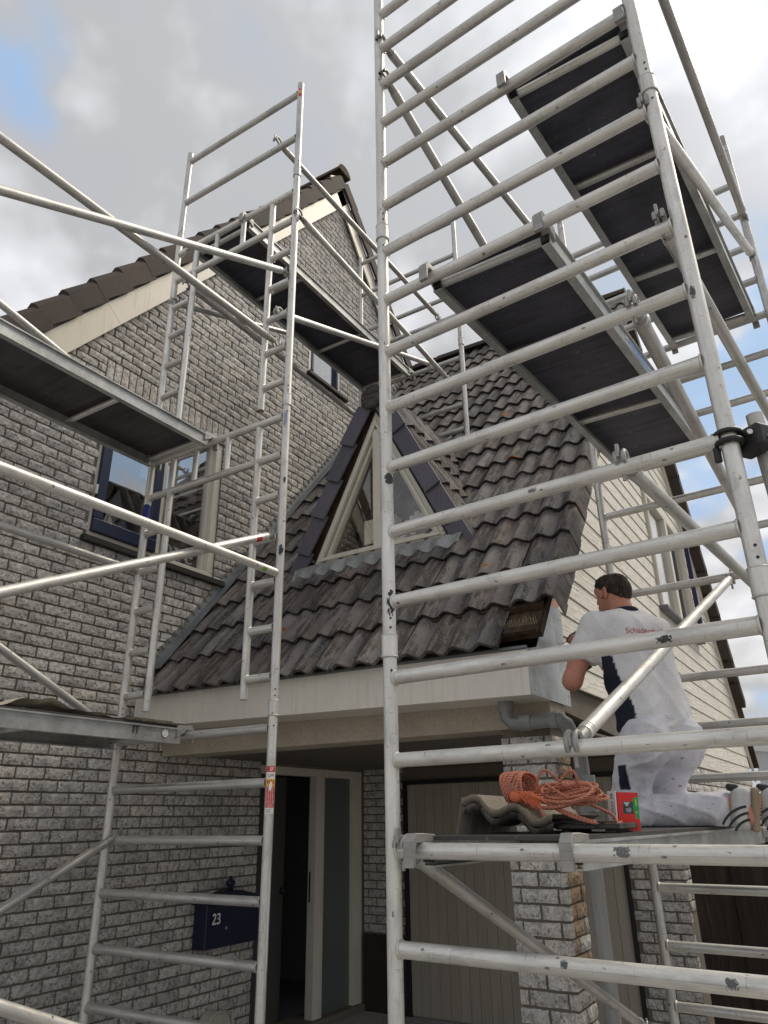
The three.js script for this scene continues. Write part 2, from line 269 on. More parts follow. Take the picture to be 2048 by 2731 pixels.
// ================================================================ bricks
const BL = 0.2085, BH = 0.077, JT = 0.010;
function brickGeo(seed, nx, ny, L = BL - JT, H = BH - JT, rough = 0.0065) {
  const q = rng(seed), ox = q() * 3, oy = q() * 3, P = [], pos = [], uv = [];
  for (let j = 0; j <= ny; j++) for (let i = 0; i <= nx; i++) {
    const e = i === 0 || j === 0 || i === nx || j === ny, k = (i === 0 || i === nx) && (j === 0 || j === ny);
    const x = (i / nx - 0.5) * L + (e ? (i === 0 ? 1 : i === nx ? -1 : 0) * q() * 0.004 : (q() - 0.5) * 0.5 * L / nx);
    const y = (j / ny - 0.5) * H + (e ? (j === 0 ? 1 : j === ny ? -1 : 0) * q() * 0.0035 : (q() - 0.5) * 0.5 * H / ny);
    P.push([x, y, (e ? -0.002 - (k ? 0.003 : 0) : 0.003) + (q() - 0.5) * rough * (e ? 0.7 : 1.3)]);
  }
  const tri = (a, b, c) => { for (const p of [a, b, c]) { pos.push(...p); uv.push(p[0] * 2 + ox, p[1] * 2 + oy); } };
  const at = (i, j) => P[j * (nx + 1) + i];
  for (let j = 0; j < ny; j++) for (let i = 0; i < nx; i++) {
    const a = at(i, j), b = at(i + 1, j), c = at(i + 1, j + 1), d = at(i, j + 1);
    if (q() < 0.5) { tri(a, b, c); tri(a, c, d); } else { tri(a, b, d); tri(b, c, d); }
  }
  const rim = []; for (let i = 0; i < nx; i++) rim.push([at(i, 0), at(i + 1, 0)]); for (let j = 0; j < ny; j++) rim.push([at(nx, j), at(nx, j + 1)]); for (let i = nx; i > 0; i--) rim.push([at(i, ny), at(i - 1, ny)]); for (let j = ny; j > 0; j--) rim.push([at(0, j), at(0, j - 1)]);
  for (const [a, b] of rim) { const c = [b[0], b[1], -0.045], d = [a[0], a[1], -0.045]; tri(a, d, c); tri(a, c, b); }
  const g = new THREE.BufferGeometry(); g.setAttribute('position', new THREE.Float32BufferAttribute(pos, 3)); g.setAttribute('uv', new THREE.Float32BufferAttribute(uv, 2)); g.computeVertexNormals(); return clean(g);
}
const brickFine = Array.from({ length: 14 }, (_, i) => brickGeo(100 + i, 6, 3));
const brickFar = Array.from({ length: 10 }, (_, i) => brickGeo(200 + i, 4, 2));
// list of {a, y, w, h} bricks on a wall; place(a,y) gives world centre, rotY turns the face
const brickStain = M({ rgb: [0.62, 0.47, 0.34], map: brickMap, bumpMap: brickBump, bumpScale: 0.0035, roughness: 0.95 }); // rust-stained faces
function layBricks(list, place, rotY, parent, most, seed, stained = 0) {
  const q = rng(seed), N = new THREE.Vector3(0, 0, 1).applyAxisAngle(UP, rotY), p = new THREE.Vector3();
  for (const b of list) {
    b.c = place(b.a, b.y); p.copy(b.c).project(camera);
    const d = b.c.clone().sub(camera.position), inF = Math.abs(p.x) < 1.02 && Math.abs(p.y) < 1.02 && p.z < 1;
    b.show = inF ? b.w * b.h * Math.abs(d.clone().normalize().dot(N)) / d.lengthSq() : -1; b.k = q(); { const st = fbm3(b.c.x * 0.9 + 3, b.c.y * 1.3, b.c.z * 0.9, 3), z = q(); b.m = st > 0.56 ? (z < 0.4 ? 5 : z < 0.75 ? 3 : 1) : (z < 0.08 ? 5 : z < 0.2 ? 3 : [0, 1, 2, 4][Math.floor(q() * 4)]); } b.t = q(); b.f = q();
  }
  const order = [...list].sort((x, y) => y.show - x.show), single = new Set(order.slice(0, most).filter((b) => b.show > 0));
  const rest = brickMats.map(() => []), off = new THREE.Vector3(); let o = parent; while (o && o !== scene) { off.add(o.position); o = o.parent; }
  for (const b of list) {
    const fine = single.has(b), set = fine ? brickFine : brickFar, g = set[Math.floor(b.k * set.length)];
    const sx = (b.f < 0.5 ? 1 : 1) * b.w / (BL - JT), sy = b.h / (BH - JT), pos = b.c.clone().addScaledVector(N, (b.t - 0.5) * 0.006);
    if (fine) { const m = new THREE.Mesh(g, b.t * 7 % 1 < stained ? brickStain : brickMats[b.m]); m.name = 'brick'; m.scale.set(sx, sy, 1); m.rotation.y = rotY; m.rotation.z = (b.f - 0.5) * 0.012; m.position.copy(pos).sub(off); parent.add(m); }
    else { const h = g.clone(); h.applyMatrix4(new THREE.Matrix4().compose(pos.sub(off), new THREE.Quaternion().setFromAxisAngle(UP, rotY), new THREE.Vector3(sx, sy, 1))); rest[b.m].push(h); }
  }
  rest.forEach((r, i) => { if (r.length) { const m = new THREE.Mesh(merge(r), brickMats[i]); m.name = 'brickwork'; m.userData.kind = 'stuff'; parent.add(m); } });
}
function courses(a0, a1, y0, y1, phase, yPhase, keep, holes = []) {
  const out = [];
  const k0 = Math.floor((y0 - yPhase) / BH), k1 = Math.ceil((y1 - yPhase) / BH);
  for (let k = k0; k < k1; k++) {
    const yc = yPhase + (k + 0.5) * BH; if (yc < y0 || yc > y1) continue;
    const sh = phase + (((k % 2) + 2) % 2) * BL / 2;
    const edges = [a0, a1]; for (const h of holes) if (yc > h[2] - 0.02 && yc < h[3] + 0.02) edges.push(h[0], h[1]); edges.sort((p, q) => p - q);
    for (let e = 0; e + 1 < edges.length; e += 2) {
      const lo = edges[e], hi = edges[e + 1];
      for (let i = Math.floor((lo - sh) / BL); sh + i * BL < hi; i++) {
        const l = Math.max(lo, sh + i * BL + JT / 2), r = Math.min(hi, sh + (i + 1) * BL - JT / 2);
        if (r - l < 0.035) continue; const b = { a: (l + r) / 2, y: yc, w: r - l, h: BH - JT }; if (!keep || keep(b)) out.push(b);
      }
    }
  }
  return out;
}
function roomBox(name, parent, u0, u1, y0, y1, v0, v1, mat) { // four walls, floor, ceiling; open towards +u
  part(name, [bx(u0 - 0.05, u0, y0, y1, v0, v1), bx(u0, u1, y0, y1, v0 - 0.05, v0), bx(u0, u1, y0, y1, v1, v1 + 0.05), bx(u0, u1, y0 - 0.05, y0, v0, v1), bx(u0, u1, y1, y1 + 0.05, v0, v1)], mat, parent);
}

// ================================================================ tall brick house with the gable
const CW = -4.6, TG = Math.tan(THREE.MathUtils.degToRad(52)), APV = 6.28, APY = 8.62;
const TS = Math.tan(THREE.MathUtils.degToRad(50.4)), AL = THREE.MathUtils.degToRad(50.4);
const roofY = (v) => 1.3485 + TS * (v - 4.1);
const gabTop = (v) => APY - TG * Math.abs(v - APV);
{
  const H = thing('gable_house', 'tall grey split-brick house with cream barge boards and blue casement window', 'house', V(CW, -EYE, 5));
  const win = [3.113, 4.45, 2.0, 3.36], win2 = [5.72, 6.36, 4.93, 5.92], door = [5.22, 6.87, -EYE - 0.01, 0.46];
  const out = [[2.05, -EYE], [10.2, -EYE], [10.2, gabTop(10.2) - 0.31], [APV, APY - 0.31], [2.05, gabTop(2.05) - 0.31]];
  const rect = (w) => [[w[0], w[2]], [w[0], w[3]], [w[1], w[3]], [w[1], w[2]]];
  const dd = [door[0], door[1], -EYE + 0.005, door[3]];
  part('wall', prism(out, V(CW - 0.30, 0, 0), AX.v, AX.y, 0.288, { holes: [rect(win), rect(win2), rect(dd)] }), mortarMat, H);
  part('front_wall', bx(-11, CW - 0.3, -EYE, 2.9, 2.05, 2.3), mortarMat, H);
  const list = courses(2.05, 9.6, -EYE, 8.3, 2.876, -0.043, (b) => {
    if (b.y > gabTop(b.a) - 0.44) return false;
    if (b.a > 3.83 && b.y > 0.55 && b.y < roofY(b.a) - 0.12) return false;
    if (b.a > 6.88 && b.y < roofY(b.a)) return false;
    return true;
  }, [win, win2, door, [3.055, 4.505, 3.385, 3.555], [5.655, 6.425, 5.945, 6.115]]);
  layBricks(list, (a, y) => V(CW, y, a), Math.PI / 2, H, 300, 5);
  const sol = []; for (let i = 0; i < 19; i++) sol.push([3.06 + 0.0379 + i * 0.0758, 3.465]); for (let i = 0; i < 10; i++) sol.push([5.66 + 0.038 + i * 0.0758, 6.025]);
  const q = rng(77);
  for (const [v, y] of sol) { const m = new THREE.Mesh(brickFine[Math.floor(q() * 14)], brickMats[Math.floor(q() * 6)]); m.name = 'brick'; m.rotation.set(0, Math.PI / 2, Math.PI / 2); m.rotation.order = 'YXZ'; m.position.copy(V(CW + 0.001, y, v)).sub(H.position); H.add(m); }

  // big window: blue casement and fixed light
  const [a, b, y0, y1] = win, mid = 3.785, fr = [];
  const W = part('window', [bx(CW - 0.10, CW - 0.02, y0, y0 + 0.055, a, b, 0.006), bx(CW - 0.10, CW - 0.02, y1 - 0.055, y1, a, b, 0.006), bx(CW - 0.10, CW - 0.02, y0 + 0.055, y1 - 0.055, a, a + 0.035, 0.006), bx(CW - 0.10, CW - 0.015, y0 + 0.055, y1 - 0.055, mid - 0.03, mid + 0.03, 0.006), bx(CW - 0.10, CW - 0.02, y0 + 0.055, y1 - 0.055, b - 0.075, b, 0.006), bx(CW - 0.13, CW - 0.06, y0 + 0.055, y1 - 0.055, b - 0.11, b - 0.075, 0.004)], creamFrame, H);
  part('casement', [bx(CW - 0.05, CW + 0.012, y0 + 0.05, y0 + 0.16, a + 0.03, mid - 0.025, 0.008), bx(CW - 0.05, CW + 0.012, y1 - 0.14, y1 - 0.05, a + 0.03, mid - 0.025, 0.008), bx(CW - 0.05, CW + 0.012, y0 + 0.16, y1 - 0.14, a + 0.03, a + 0.115, 0.008), bx(CW - 0.05, CW + 0.012, y0 + 0.16, y1 - 0.14, mid - 0.11, mid - 0.025, 0.008)], blueFrame, W, { label: 'dark blue opening casement' });
  part('pane', bx(CW - 0.036, CW - 0.030, y0 + 0.15, y1 - 0.13, a + 0.105, mid - 0.10), glassMat, W);
  part('pane', bx(CW - 0.096, CW - 0.090, y0 + 0.05, y1 - 0.05, mid + 0.025, b - 0.10), glassMat, W);
  for (const y of [y0 + 0.35, y1 - 0.42]) part('hinge', bx(CW - 0.01, CW + 0.02, y, y + 0.08, a + 0.008, a + 0.026, 0.004), whiteFrame, W);
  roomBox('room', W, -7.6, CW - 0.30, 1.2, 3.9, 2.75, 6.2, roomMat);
  const fold = []; for (let i = 0; i < 5; i++) fold.push(tube(V(CW - 0.36, y0, mid + 0.10 + i * 0.065), V(CW - 0.36, y0 + 0.78, mid + 0.10 + i * 0.065), 0.026, { seg: 8 }));
  part('curtain', fold, curtainMat, W);
  part('roller_blind', bx(CW - 0.34, CW - 0.335, y0 + 0.85, y1, mid, b), curtainMat, W);
  {
    const cv = document.createElement('canvas'); cv.width = 512; cv.height = 200; const c = cv.getContext('2d'); c.fillStyle = '#57524b'; c.fillRect(0, 0, 512, 200); c.fillStyle = '#e2e0da'; c.font = 'bold 190px serif'; c.textAlign = 'center'; c.fillText('love', 256, 165);
    const t = new THREE.CanvasTexture(cv); t.colorSpace = THREE.SRGBColorSpace; const g = new THREE.PlaneGeometry(0.55, 0.22); g.rotateY(Math.PI / 2); const p = V(CW - 0.115, y0 + 0.18, mid + 0.29); g.translate(p.x, p.y, p.z);
    part('window_lettering', g, M({ map: t, roughness: 0.8 }), W);
  }
  part('window_sill', [bx(CW - 0.09, CW + 0.045, y0 - 0.055, y0 - 0.004, a - 0.05, b + 0.10, 0.006)], slateMat, H);
  // small upper window
  const [c, d, z0, z1] = win2;
  const W2 = part('window', [bx(CW - 0.08, CW - 0.01, z0, z0 + 0.06, c, d, 0.006), bx(CW - 0.08, CW - 0.01, z1 - 0.06, z1, c, d, 0.006), bx(CW - 0.08, CW - 0.01, z0 + 0.06, z1 - 0.06, c, c + 0.05, 0.006), bx(CW - 0.08, CW - 0.01, z0 + 0.06, z1 - 0.06, d - 0.05, d, 0.006)], whiteFrame, H);
  part('casement', [bx(CW - 0.06, CW + 0.005, z0 + 0.06, z1 - 0.06, d - 0.085, d - 0.05, 0.004), bx(CW - 0.06, CW + 0.005, z0 + 0.06, z1 - 0.06, c + 0.05, c + 0.085, 0.004)], blueFrame, W2);
  part('pane', bx(CW - 0.045, CW - 0.04, z0 + 0.05, z1 - 0.05, c + 0.05, d - 0.05), glassMat, W2);
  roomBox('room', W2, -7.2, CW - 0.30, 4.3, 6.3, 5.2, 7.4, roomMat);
  part('window_sill', [bx(CW - 0.06, CW + 0.05, z0 - 0.05, z0 - 0.003, c - 0.04, d + 0.12, 0.006)], slateMat, H);

  // roof slabs, barge boards, verge tiles
  const cs = Math.cos(Math.atan(TG)), sn = Math.sin(Math.atan(TG));
  for (const s of [-1, 1]) { // s=-1 front slope (towards the viewer), +1 far slope
    const D = new THREE.Vector3(0, -sn, -s * cs); // down the slope (world)
    const L = 7.0, ridge = V(CW, APY - 0.05, APV), Nn = new THREE.Vector3(0, cs, -s * sn);
    const O = ridge.clone();
    const q0 = O.clone().addScaledVector(Nn, -0.02), slab = new THREE.BoxGeometry(6.2, L, 0.10); // roof covering seen edge-on
    slab.applyMatrix4(new THREE.Matrix4().makeBasis(new THREE.Vector3(1, 0, 0), D, new THREE.Vector3(1, 0, 0).cross(D)));
    const cen = q0.clone().addScaledVector(D, L / 2).addScaledVector(Nn, -0.14); slab.translate(cen.x - 3.05, cen.y, cen.z);
    part('roof', boxUV(clean(slab)), tileMats[1].clone(), H).material.vertexColors = false;
    // barge board in lengths
    const cuts = s < 0 ? [0.0, 1.9, 3.75, 5.64, 6.95] : [0.0, 1.6, 3.4, 5.28];
    for (let i = 0; i + 1 < cuts.length; i++) {
      const A0 = O.clone().addScaledVector(D, cuts[i] + 0.0015).addScaledVector(Nn, -0.155), g = new THREE.BoxGeometry(0.022, cuts[i + 1] - cuts[i] - 0.003, 0.20);
      g.applyMatrix4(new THREE.Matrix4().makeBasis(new THREE.Vector3(1, 0, 0), D, new THREE.Vector3(1, 0, 0).cross(D))); const m = A0.addScaledVector(D, (cuts[i + 1] - cuts[i]) / 2).addScaledVector(Nn, -0.10); g.translate(CW + 0.045, m.y, m.z);
      part('barge_board', boxUV(clean(g)), creamMat, H);
    }
    // soffit strip closing the wall to the barge board
    // verge tiles: flap plus rounded shoulder
    const n = 20, gauge = 0.345;
    for (let i = 0; i < n; i++) {
      const s0 = 0.12 + i * gauge, prof = [[0.0, -0.165], [0.0, -0.012], [-0.006, 0.002], [-0.020, 0.018], [-0.045, 0.028], [-0.10, 0.012], [-0.10, -0.010], [-0.026, -0.004], [-0.018, -0.012], [-0.018, -0.165]];
      const g = prism(prof.map((p) => [p[0], p[1]]), new THREE.Vector3(), new THREE.Vector3(1, 0, 0), new THREE.Vector3(0, 1, 0), gauge + 0.035, { bevel: 0.003 });
      // local: x=u, y=normal, z=down the slope
      const X = new THREE.Vector3(1, 0, 0), tilt = 0.085, Dn = D.clone().addScaledVector(Nn, tilt).normalize(), Yn = s < 0 ? Dn.clone().cross(X).negate() : Dn.clone().cross(X);
      if (Yn.dot(Nn) < 0) Yn.negate();
      const mat4 = new THREE.Matrix4().makeBasis(X, Yn, Dn); g.applyMatrix4(mat4); if (mat4.determinant() < 0) { const ix = g.index.array; for (let t = 0; t < ix.length; t += 3) { const w = ix[t]; ix[t] = ix[t + 2]; ix[t + 2] = w; } g.computeVertexNormals(); }
      const P0 = O.clone().addScaledVector(D, s0).addScaledVector(Nn, 0.008 + hash3(i, s, 4) * 0.006); g.translate(CW + 0.098 + hash3(i, s, 9) * 0.006, P0.y, P0.z);
      part('verge_tile', g, vergeMats[i % 3], H);
    }
  }
  // ridge tiles
  for (let i = 0; i < 3; i++) {
    const g = new THREE.CylinderGeometry(0.135, 0.15, 0.44, 14, 1, false, -Math.PI / 2, Math.PI); g.rotateZ(-Math.PI / 2); g.rotateX(-Math.PI / 2); const P0 = V(CW - 0.12 - i * 0.4, APY - 0.02, APV); g.translate(P0.x, P0.y, P0.z);
    const cap = new THREE.CircleGeometry(0.148, 14, 0, Math.PI); cap.rotateY(Math.PI / 2); cap.translate(P0.x + 0.218, P0.y, P0.z);
    part('ridge_tile', i ? [g] : [g, cap], i ? vergeMats[1] : M({ rgb: [0.36, 0.27, 0.17], map: tileLichenMap, roughness: 0.95, bumpMap: grainBump, bumpScale: 0.004 }), H, i ? {} : { label: 'end ridge tile spotted with orange lichen' });
  }
  // front door set: frame, leaf ajar, side light
  const ft = 0.46, fb = -EYE;
  const F = part('door_frame', [bx(CW - 0.12, CW - 0.03, ft - 0.075, ft - 0.002, 5.222, 6.868, 0.004), bx(CW - 0.12, CW - 0.03, fb + 0.02, ft - 0.075, 6.081, 6.215, 0.004), bx(CW - 0.12, CW - 0.03, fb + 0.02, ft - 0.075, 6.715, 6.868, 0.004)], creamFrame, H);
  part('hinge_jamb', bx(CW - 0.12, CW - 0.03, fb + 0.02, ft - 0.075, 5.222, 5.30, 0.004), M({ rgb: [0.05, 0.05, 0.055], roughness: 0.6 }), F);
  part('strike_plate', bx(CW - 0.10, CW - 0.085, -0.72, -0.46, 6.076, 6.0815), blackPlastic, F);
  {
    const h = V(CW - 0.09, 0, 5.30), dir = new THREE.Vector3(-Math.sin(0.40), 0, -Math.cos(0.40)), nx = new THREE.Vector3(dir.z, 0, -dir.x).negate();
    const leaf = new THREE.BoxGeometry(0.78, ft - 0.08 - fb - 0.03, 0.05); const mt = new THREE.Matrix4().makeBasis(dir, UP, dir.clone().cross(UP));
    leaf.applyMatrix4(mt); const cpos = h.clone().addScaledVector(dir, 0.39); leaf.translate(cpos.x, (ft - 0.08 + fb + 0.03) / 2 + EYE, cpos.z);
    const Lf = part('door', boxUV(clean(leaf)), leafMat, H, { label: 'dark front door standing ajar' });
    for (const y of [-0.30, -0.56, -0.80]) { const k = h.clone().addScaledVector(dir, 0.79); const g = new THREE.BoxGeometry(0.03, 0.06, 0.03); g.applyMatrix4(mt); g.translate(k.x, y + EYE, k.z); part('lock_bolt', clean(g), steelBolt, Lf); }
    const kk = h.clone().addScaledVector(dir, 0.70).add(new THREE.Vector3(0.05, 0, 0)); const kn = new THREE.SphereGeometry(0.03, 12, 8); kn.translate(kk.x, -0.62 + EYE, kk.z); part('door_knob', clean(kn), blackPlastic, Lf);
  }
  part('side_light', bx(CW - 0.085, CW - 0.078, fb + 0.05, ft - 0.07, 6.215, 6.715), frosted, F);
  roomBox('hall', H, -7.4, CW - 0.30, -EYE + 0.012, 0.6, 4.2, 7.6, hallMat);
  part('doorstep', bx(CW - 0.3, CW + 0.02, -EYE + 0.001, -EYE + 0.06, 5.24, 6.86, 0.01), mortarMat, H);
}

// ================================================================ garage wing: roof, dormer, porch
const AU = 0.161, TW = 2 * AU, GV = 0.229, V0 = 3.675, UR = -1.30, GAUGE = GV / Math.cos(AL);
const S_ = new THREE.Vector3(0, Math.sin(AL), -Math.cos(AL)), N_ = new THREE.Vector3(0, Math.cos(AL), Math.sin(AL)), X_ = new THREE.Vector3(1, 0, 0);
const roofM = new THREE.Matrix4().makeBasis(X_, S_, N_), roofQ = new THREE.Quaternion().setFromRotationMatrix(roofM);
const wave = (x) => 0.038 * (0.5 + 0.5 * Math.cos((x / AU) * Math.PI * 2)); // crest at x = 0, AU
function tileGeo(seed, { x0 = -0.07, x1 = TW - 0.07, len = 0.44, flap = 0, flapLeft = 0, lift = 0.034, dark = 1, seg = 18, thick = 0.025, chip = 1 } = {}) {
  const q = rng(seed), pos = [], uv = [], col = [], idx = [], ox = q() * 2, oy = q() * 2;
  const prof = []; // [x, n]
  if (flapLeft) prof.push([x0 - 0.012, wave(0) - flapLeft], [x0 - 0.006, wave(0) - 0.018]);
  for (let i = 0; i <= seg; i++) { const x = mix(x0, x1, i / seg); let h = wave(x); if (!flap && i === seg) h -= 0.004; if (!flapLeft && i === 0) h -= 0.006; prof.push([x, h]); }
  if (flap) { prof.push([x1 + 0.012, prof[prof.length - 1][1] - 0.012], [x1 + 0.026, prof[prof.length - 1][1] - flap]); }
  const K = prof.length, add = (x, s, n, c) => { pos.push(x, s, n); uv.push((x + ox) * 1.6, (s + oy) * 1.6); col.push(c, c, c); return pos.length / 3 - 1; };
  const T = prof.map(([x, n]) => { const f = (q() - 0.5) * 0.006 * chip; return [add(x, f, n + lift, 1), add(x, 0.09, n + lift * (1 - 0.09 / len), 1), add(x, len, n, 1)]; });
  const B = prof.map(([x, n], i) => [add(x, pos[T[i][0] * 3 + 1] - 0.001, n + lift, dark), add(x, pos[T[i][0] * 3 + 1] + 0.004, n + lift - thick, dark), add(x, pos[T[i][0] * 3 + 1] + 0.12, n + lift - thick, dark)]);
  for (let i = 0; i + 1 < K; i++) {
    for (const k of [0, 1]) idx.push(T[i][k], T[i + 1][k], T[i + 1][k + 1], T[i][k], T[i + 1][k + 1], T[i][k + 1]);
    idx.push(B[i][1], B[i + 1][1], B[i + 1][0], B[i][1], B[i + 1][0], B[i][0]);
    idx.push(B[i][2], B[i + 1][2], B[i + 1][1], B[i][2], B[i + 1][1], B[i][1]);
  }
  const g = new THREE.BufferGeometry(); g.setAttribute('position', new THREE.Float32BufferAttribute(pos, 3)); g.setAttribute('uv', new THREE.Float32BufferAttribute(uv, 2)); g.setAttribute('color', new THREE.Float32BufferAttribute(col, 3)); g.setIndex(idx); g.computeVertexNormals(); return g;
}
const tileGeos = Array.from({ length: 8 }, (_, i) => tileGeo(300 + i)), vergeGeos = Array.from({ length: 3 }, (_, i) => tileGeo(320 + i, { x0: -0.07, x1: AU + 0.035, flap: 0.15 }));
const DV = 4.541, DU = -2.905, DAP = 3.255, DBY = 1.93, DSL = (DAP - DBY) / 0.645; // dormer face plane, centre, apex, foot, slope
const RIDGE_V = 8.087, RIDGE_Y = roofY(RIDGE_V);
{
  const G = thing('garage_wing', 'lower house wing with grey wavy roof tiles, triangular dormer and garage door', 'house', V(-3, -EYE, 4));
  const gp = G.position;
  // roof deck under the tiles, both slopes
  const deckFrom = V0 + 0.10, deckLen = (RIDGE_V - deckFrom) / Math.cos(AL);
  {
    const mk = (len, off) => { const g = new THREE.BoxGeometry(UR - 0.06 - CW, len, 0.05); g.translate(0, len / 2, -0.04 + off); return g; };
    const g = mk(deckLen, 0); g.applyMatrix4(roofM); const o = V((UR - 0.06 + CW) / 2, roofY(deckFrom), deckFrom); g.translate(o.x, o.y, o.z);
    const far = mk(deckLen * 1.06, 0); far.applyMatrix4(new THREE.Matrix4().makeBasis(X_.clone().negate(), new THREE.Vector3(0, Math.sin(AL), Math.cos(AL)), new THREE.Vector3(0, Math.cos(AL), -Math.sin(AL)))); const fv = RIDGE_V + deckLen * 1.06 * Math.cos(AL); const p = V((UR - 0.06 + CW) / 2, RIDGE_Y - deckLen * 1.06 * Math.sin(AL), fv); far.translate(p.x, p.y, p.z);
    part('roof', [boxUV(clean(g)), boxUV(clean(far))], underlayMat, G);
  }
  const rows = 19, q = rng(55), cols = 10;
  const inDormer = (u, v) => { const y = roofY(v); return v > DV + 0.02 && y < DAP && Math.abs(u - DU) < (DAP - y) / DSL - 0.02; };
  for (let r = 0; r < rows; r++) {
    const v = V0 + r * GV; if (v > RIDGE_V - 0.16) break;
    for (let c = 0; c <= cols; c++) {
      const u = UR - 0.035 - AU - c * TW; // u of the first crest of the tile
      if (u < CW - 0.02) continue;
      if (r === 0 && c < 1) continue;            // tiles taken off at the corner
      if (inDormer(u + 0.09, v + 0.12) && inDormer(u + 0.09, v) && inDormer(u + 0.09, v + 0.22)) continue;
      const pick = q(), g = c === 0 ? vergeGeos[r % 3] : tileGeos[Math.floor(pick * 8)];
      const lich = (r === 2 && c === 1) || (r === 7 && c === 2) || (r === 5 && c === 1) || (r === 1 && c === 6) || (r === 10 && c === 3);
      const m = new THREE.Mesh(g, lich ? tileLichen : tileMats[Math.floor(q() * 6)]); m.name = 'roof_tile';
      m.quaternion.copy(roofQ); m.rotateZ((q() - 0.5) * 0.018); m.rotateY((q() - 0.5) * 0.02); m.position.copy(V(u + (q() - 0.5) * 0.006, roofY(v), v)).addScaledVector(N_, 0.003 + q() * 0.008).addScaledVector(S_, (q() - 0.5) * 0.012).sub(gp); G.add(m);
    }
  }
  // far verge: dark tile edges down the back slope of the gable end
  for (let i = 0; i < 17; i++) {
    const s0 = i * GAUGE, D = new THREE.Vector3(0, -Math.sin(AL), -Math.cos(AL)), Nn = new THREE.Vector3(0, Math.cos(AL), -Math.sin(AL));
    const g = new THREE.BoxGeometry(0.14, GAUGE + 0.05, 0.15); g.translate(0, GAUGE / 2, 0); const Dt = D.clone().addScaledVector(Nn, 0.07).normalize(), Z = X_.clone().cross(Dt); g.applyMatrix4(new THREE.Matrix4().makeBasis(X_, Dt, Z));
    const P0 = V(UR - 0.07, RIDGE_Y, RIDGE_V).addScaledVector(D, s0).addScaledVector(Nn, -0.01); g.translate(P0.x, P0.y, P0.z); part('verge_tile', boxUV(clean(g)), vergeMats[i % 3], G);
  }
  for (let i = 0; i < 9; i++) {
    const g = new THREE.CylinderGeometry(0.12, 0.13, 0.42, 12, 1, false, -Math.PI / 2, Math.PI); g.rotateZ(-Math.PI / 2); g.rotateX(-Math.PI / 2); const P0 = V(UR - 0.20 - i * 0.385, RIDGE_Y + 0.01, RIDGE_V); g.translate(P0.x, P0.y, P0.z);
    const list = [g]; if (!i) { const cap = new THREE.CircleGeometry(0.129, 12, 0, Math.PI); cap.rotateY(Math.PI / 2); cap.translate(P0.x + 0.208, P0.y, P0.z); list.push(cap); }
    part('ridge_tile', list, i ? vergeMats[1] : M({ rgb: [0.30, 0.26, 0.17], map: tileLichenMap, roughness: 0.95 }), G);
  }
  // opened corner: battens, boards and the bird comb where tiles are off
  const slopeBar = (u0, u1, vv, w, n0, n1, name, mat) => { const g = new THREE.BoxGeometry(u1 - u0, w, n1 - n0); g.applyMatrix4(roofM); const o = V((u0 + u1) / 2, roofY(vv), vv).addScaledVector(N_, (n0 + n1) / 2); g.translate(o.x, o.y, o.z); return part(name, boxUV(clean(g)), mat, G); };
  slopeBar(-2.1, UR - 0.07, V0 + 0.235, 0.045, -0.012, 0.026, 'batten', rawWood);
  slopeBar(-2.1, UR - 0.07, V0 + 0.10, 0.05, -0.01, 0.012, 'batten', rawWood);
  slopeBar(-2.1, UR - 0.07, V0 + 0.155, 0.16, -0.03, -0.008, 'roof_board', M({ rgb: [0.30, 0.20, 0.13], map: woodMap, roughness: 0.95 }));
  {
    const g = []; for (let i = 0; i < 92; i++) { const u = -1.82 + i * 0.0049, A = V(u, roofY(V0 + 0.115), V0 + 0.115).addScaledVector(N_, 0.008), B = A.clone().addScaledVector(N_, 0.02 + 0.035 * q()).addScaledVector(S_, 0.03 * q()).add(new THREE.Vector3((q() - 0.5) * 0.012, 0, 0)); g.push(tube(A, B, 0.0011, { seg: 4 })); }
    part('bird_comb', g, M({ rgb: [0.33, 0.29, 0.22], roughness: 0.8 }), G, { kind: 'stuff' });
  }
  // gutter box: fascia, soffit, gutter lip (falls slightly to the right)
  const fv = 3.735, uR = -1.43, fy = (u) => mix(0.648, 0.595, (u - CW) / (uR - CW));
  const quad = (name, pts, depth, mat, O, A, B) => part(name, prism(pts, O, A, B, depth), mat, G);
  quad('fascia', [[CW + 0.012, fy(CW)], [uR, fy(uR)], [uR, fy(uR) + 0.245], [CW + 0.012, fy(CW) + 0.222]], 0.02, fasciaMat, V(0, 0, fv + 0.02), AX.u, AX.y);
  part('soffit', prism([[CW + 0.012, fy(CW)], [uR, fy(uR)], [uR, fy(uR) + 0.012], [CW + 0.012, fy(CW) + 0.012]], V(0, 0, 4.045), AX.u, AX.y, 0.285), fasciaMat, G);
  part('gutter', [tube(V(CW + 0.02, fy(CW) + 0.232, fv + 0.004), V(uR + 0.0, fy(uR) + 0.255, fv + 0.004), 0.013, { seg: 10 }), prism([[CW + 0.012, fy(CW) + 0.10], [uR - 0.002, fy(uR) + 0.10], [uR - 0.002, fy(uR) + 0.11], [CW + 0.012, fy(CW) + 0.11]], V(0, 0, 4.02), AX.u, AX.y, 0.26)], zincMat, G);
  part('porch_beam', bx(CW + 0.012, uR - 0.012, 0.462, 0.70, 4.046, 4.30), beamPlaster, G);
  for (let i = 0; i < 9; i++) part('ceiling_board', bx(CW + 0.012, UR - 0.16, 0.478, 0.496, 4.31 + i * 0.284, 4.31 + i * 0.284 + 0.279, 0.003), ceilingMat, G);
  // gable cheek sheet, barge boards
  part('cheek_sheet', prism([[3.735, 0.598], [4.376, 0.598], [4.37, 1.20], [4.13, 1.175], [3.88, 0.875], [3.735, 0.842]], V(uR, 0, 0), AX.v, AX.y, 0.006), cheekMat, G, { label: 'bright aluminium cheek plate at the gutter end' });
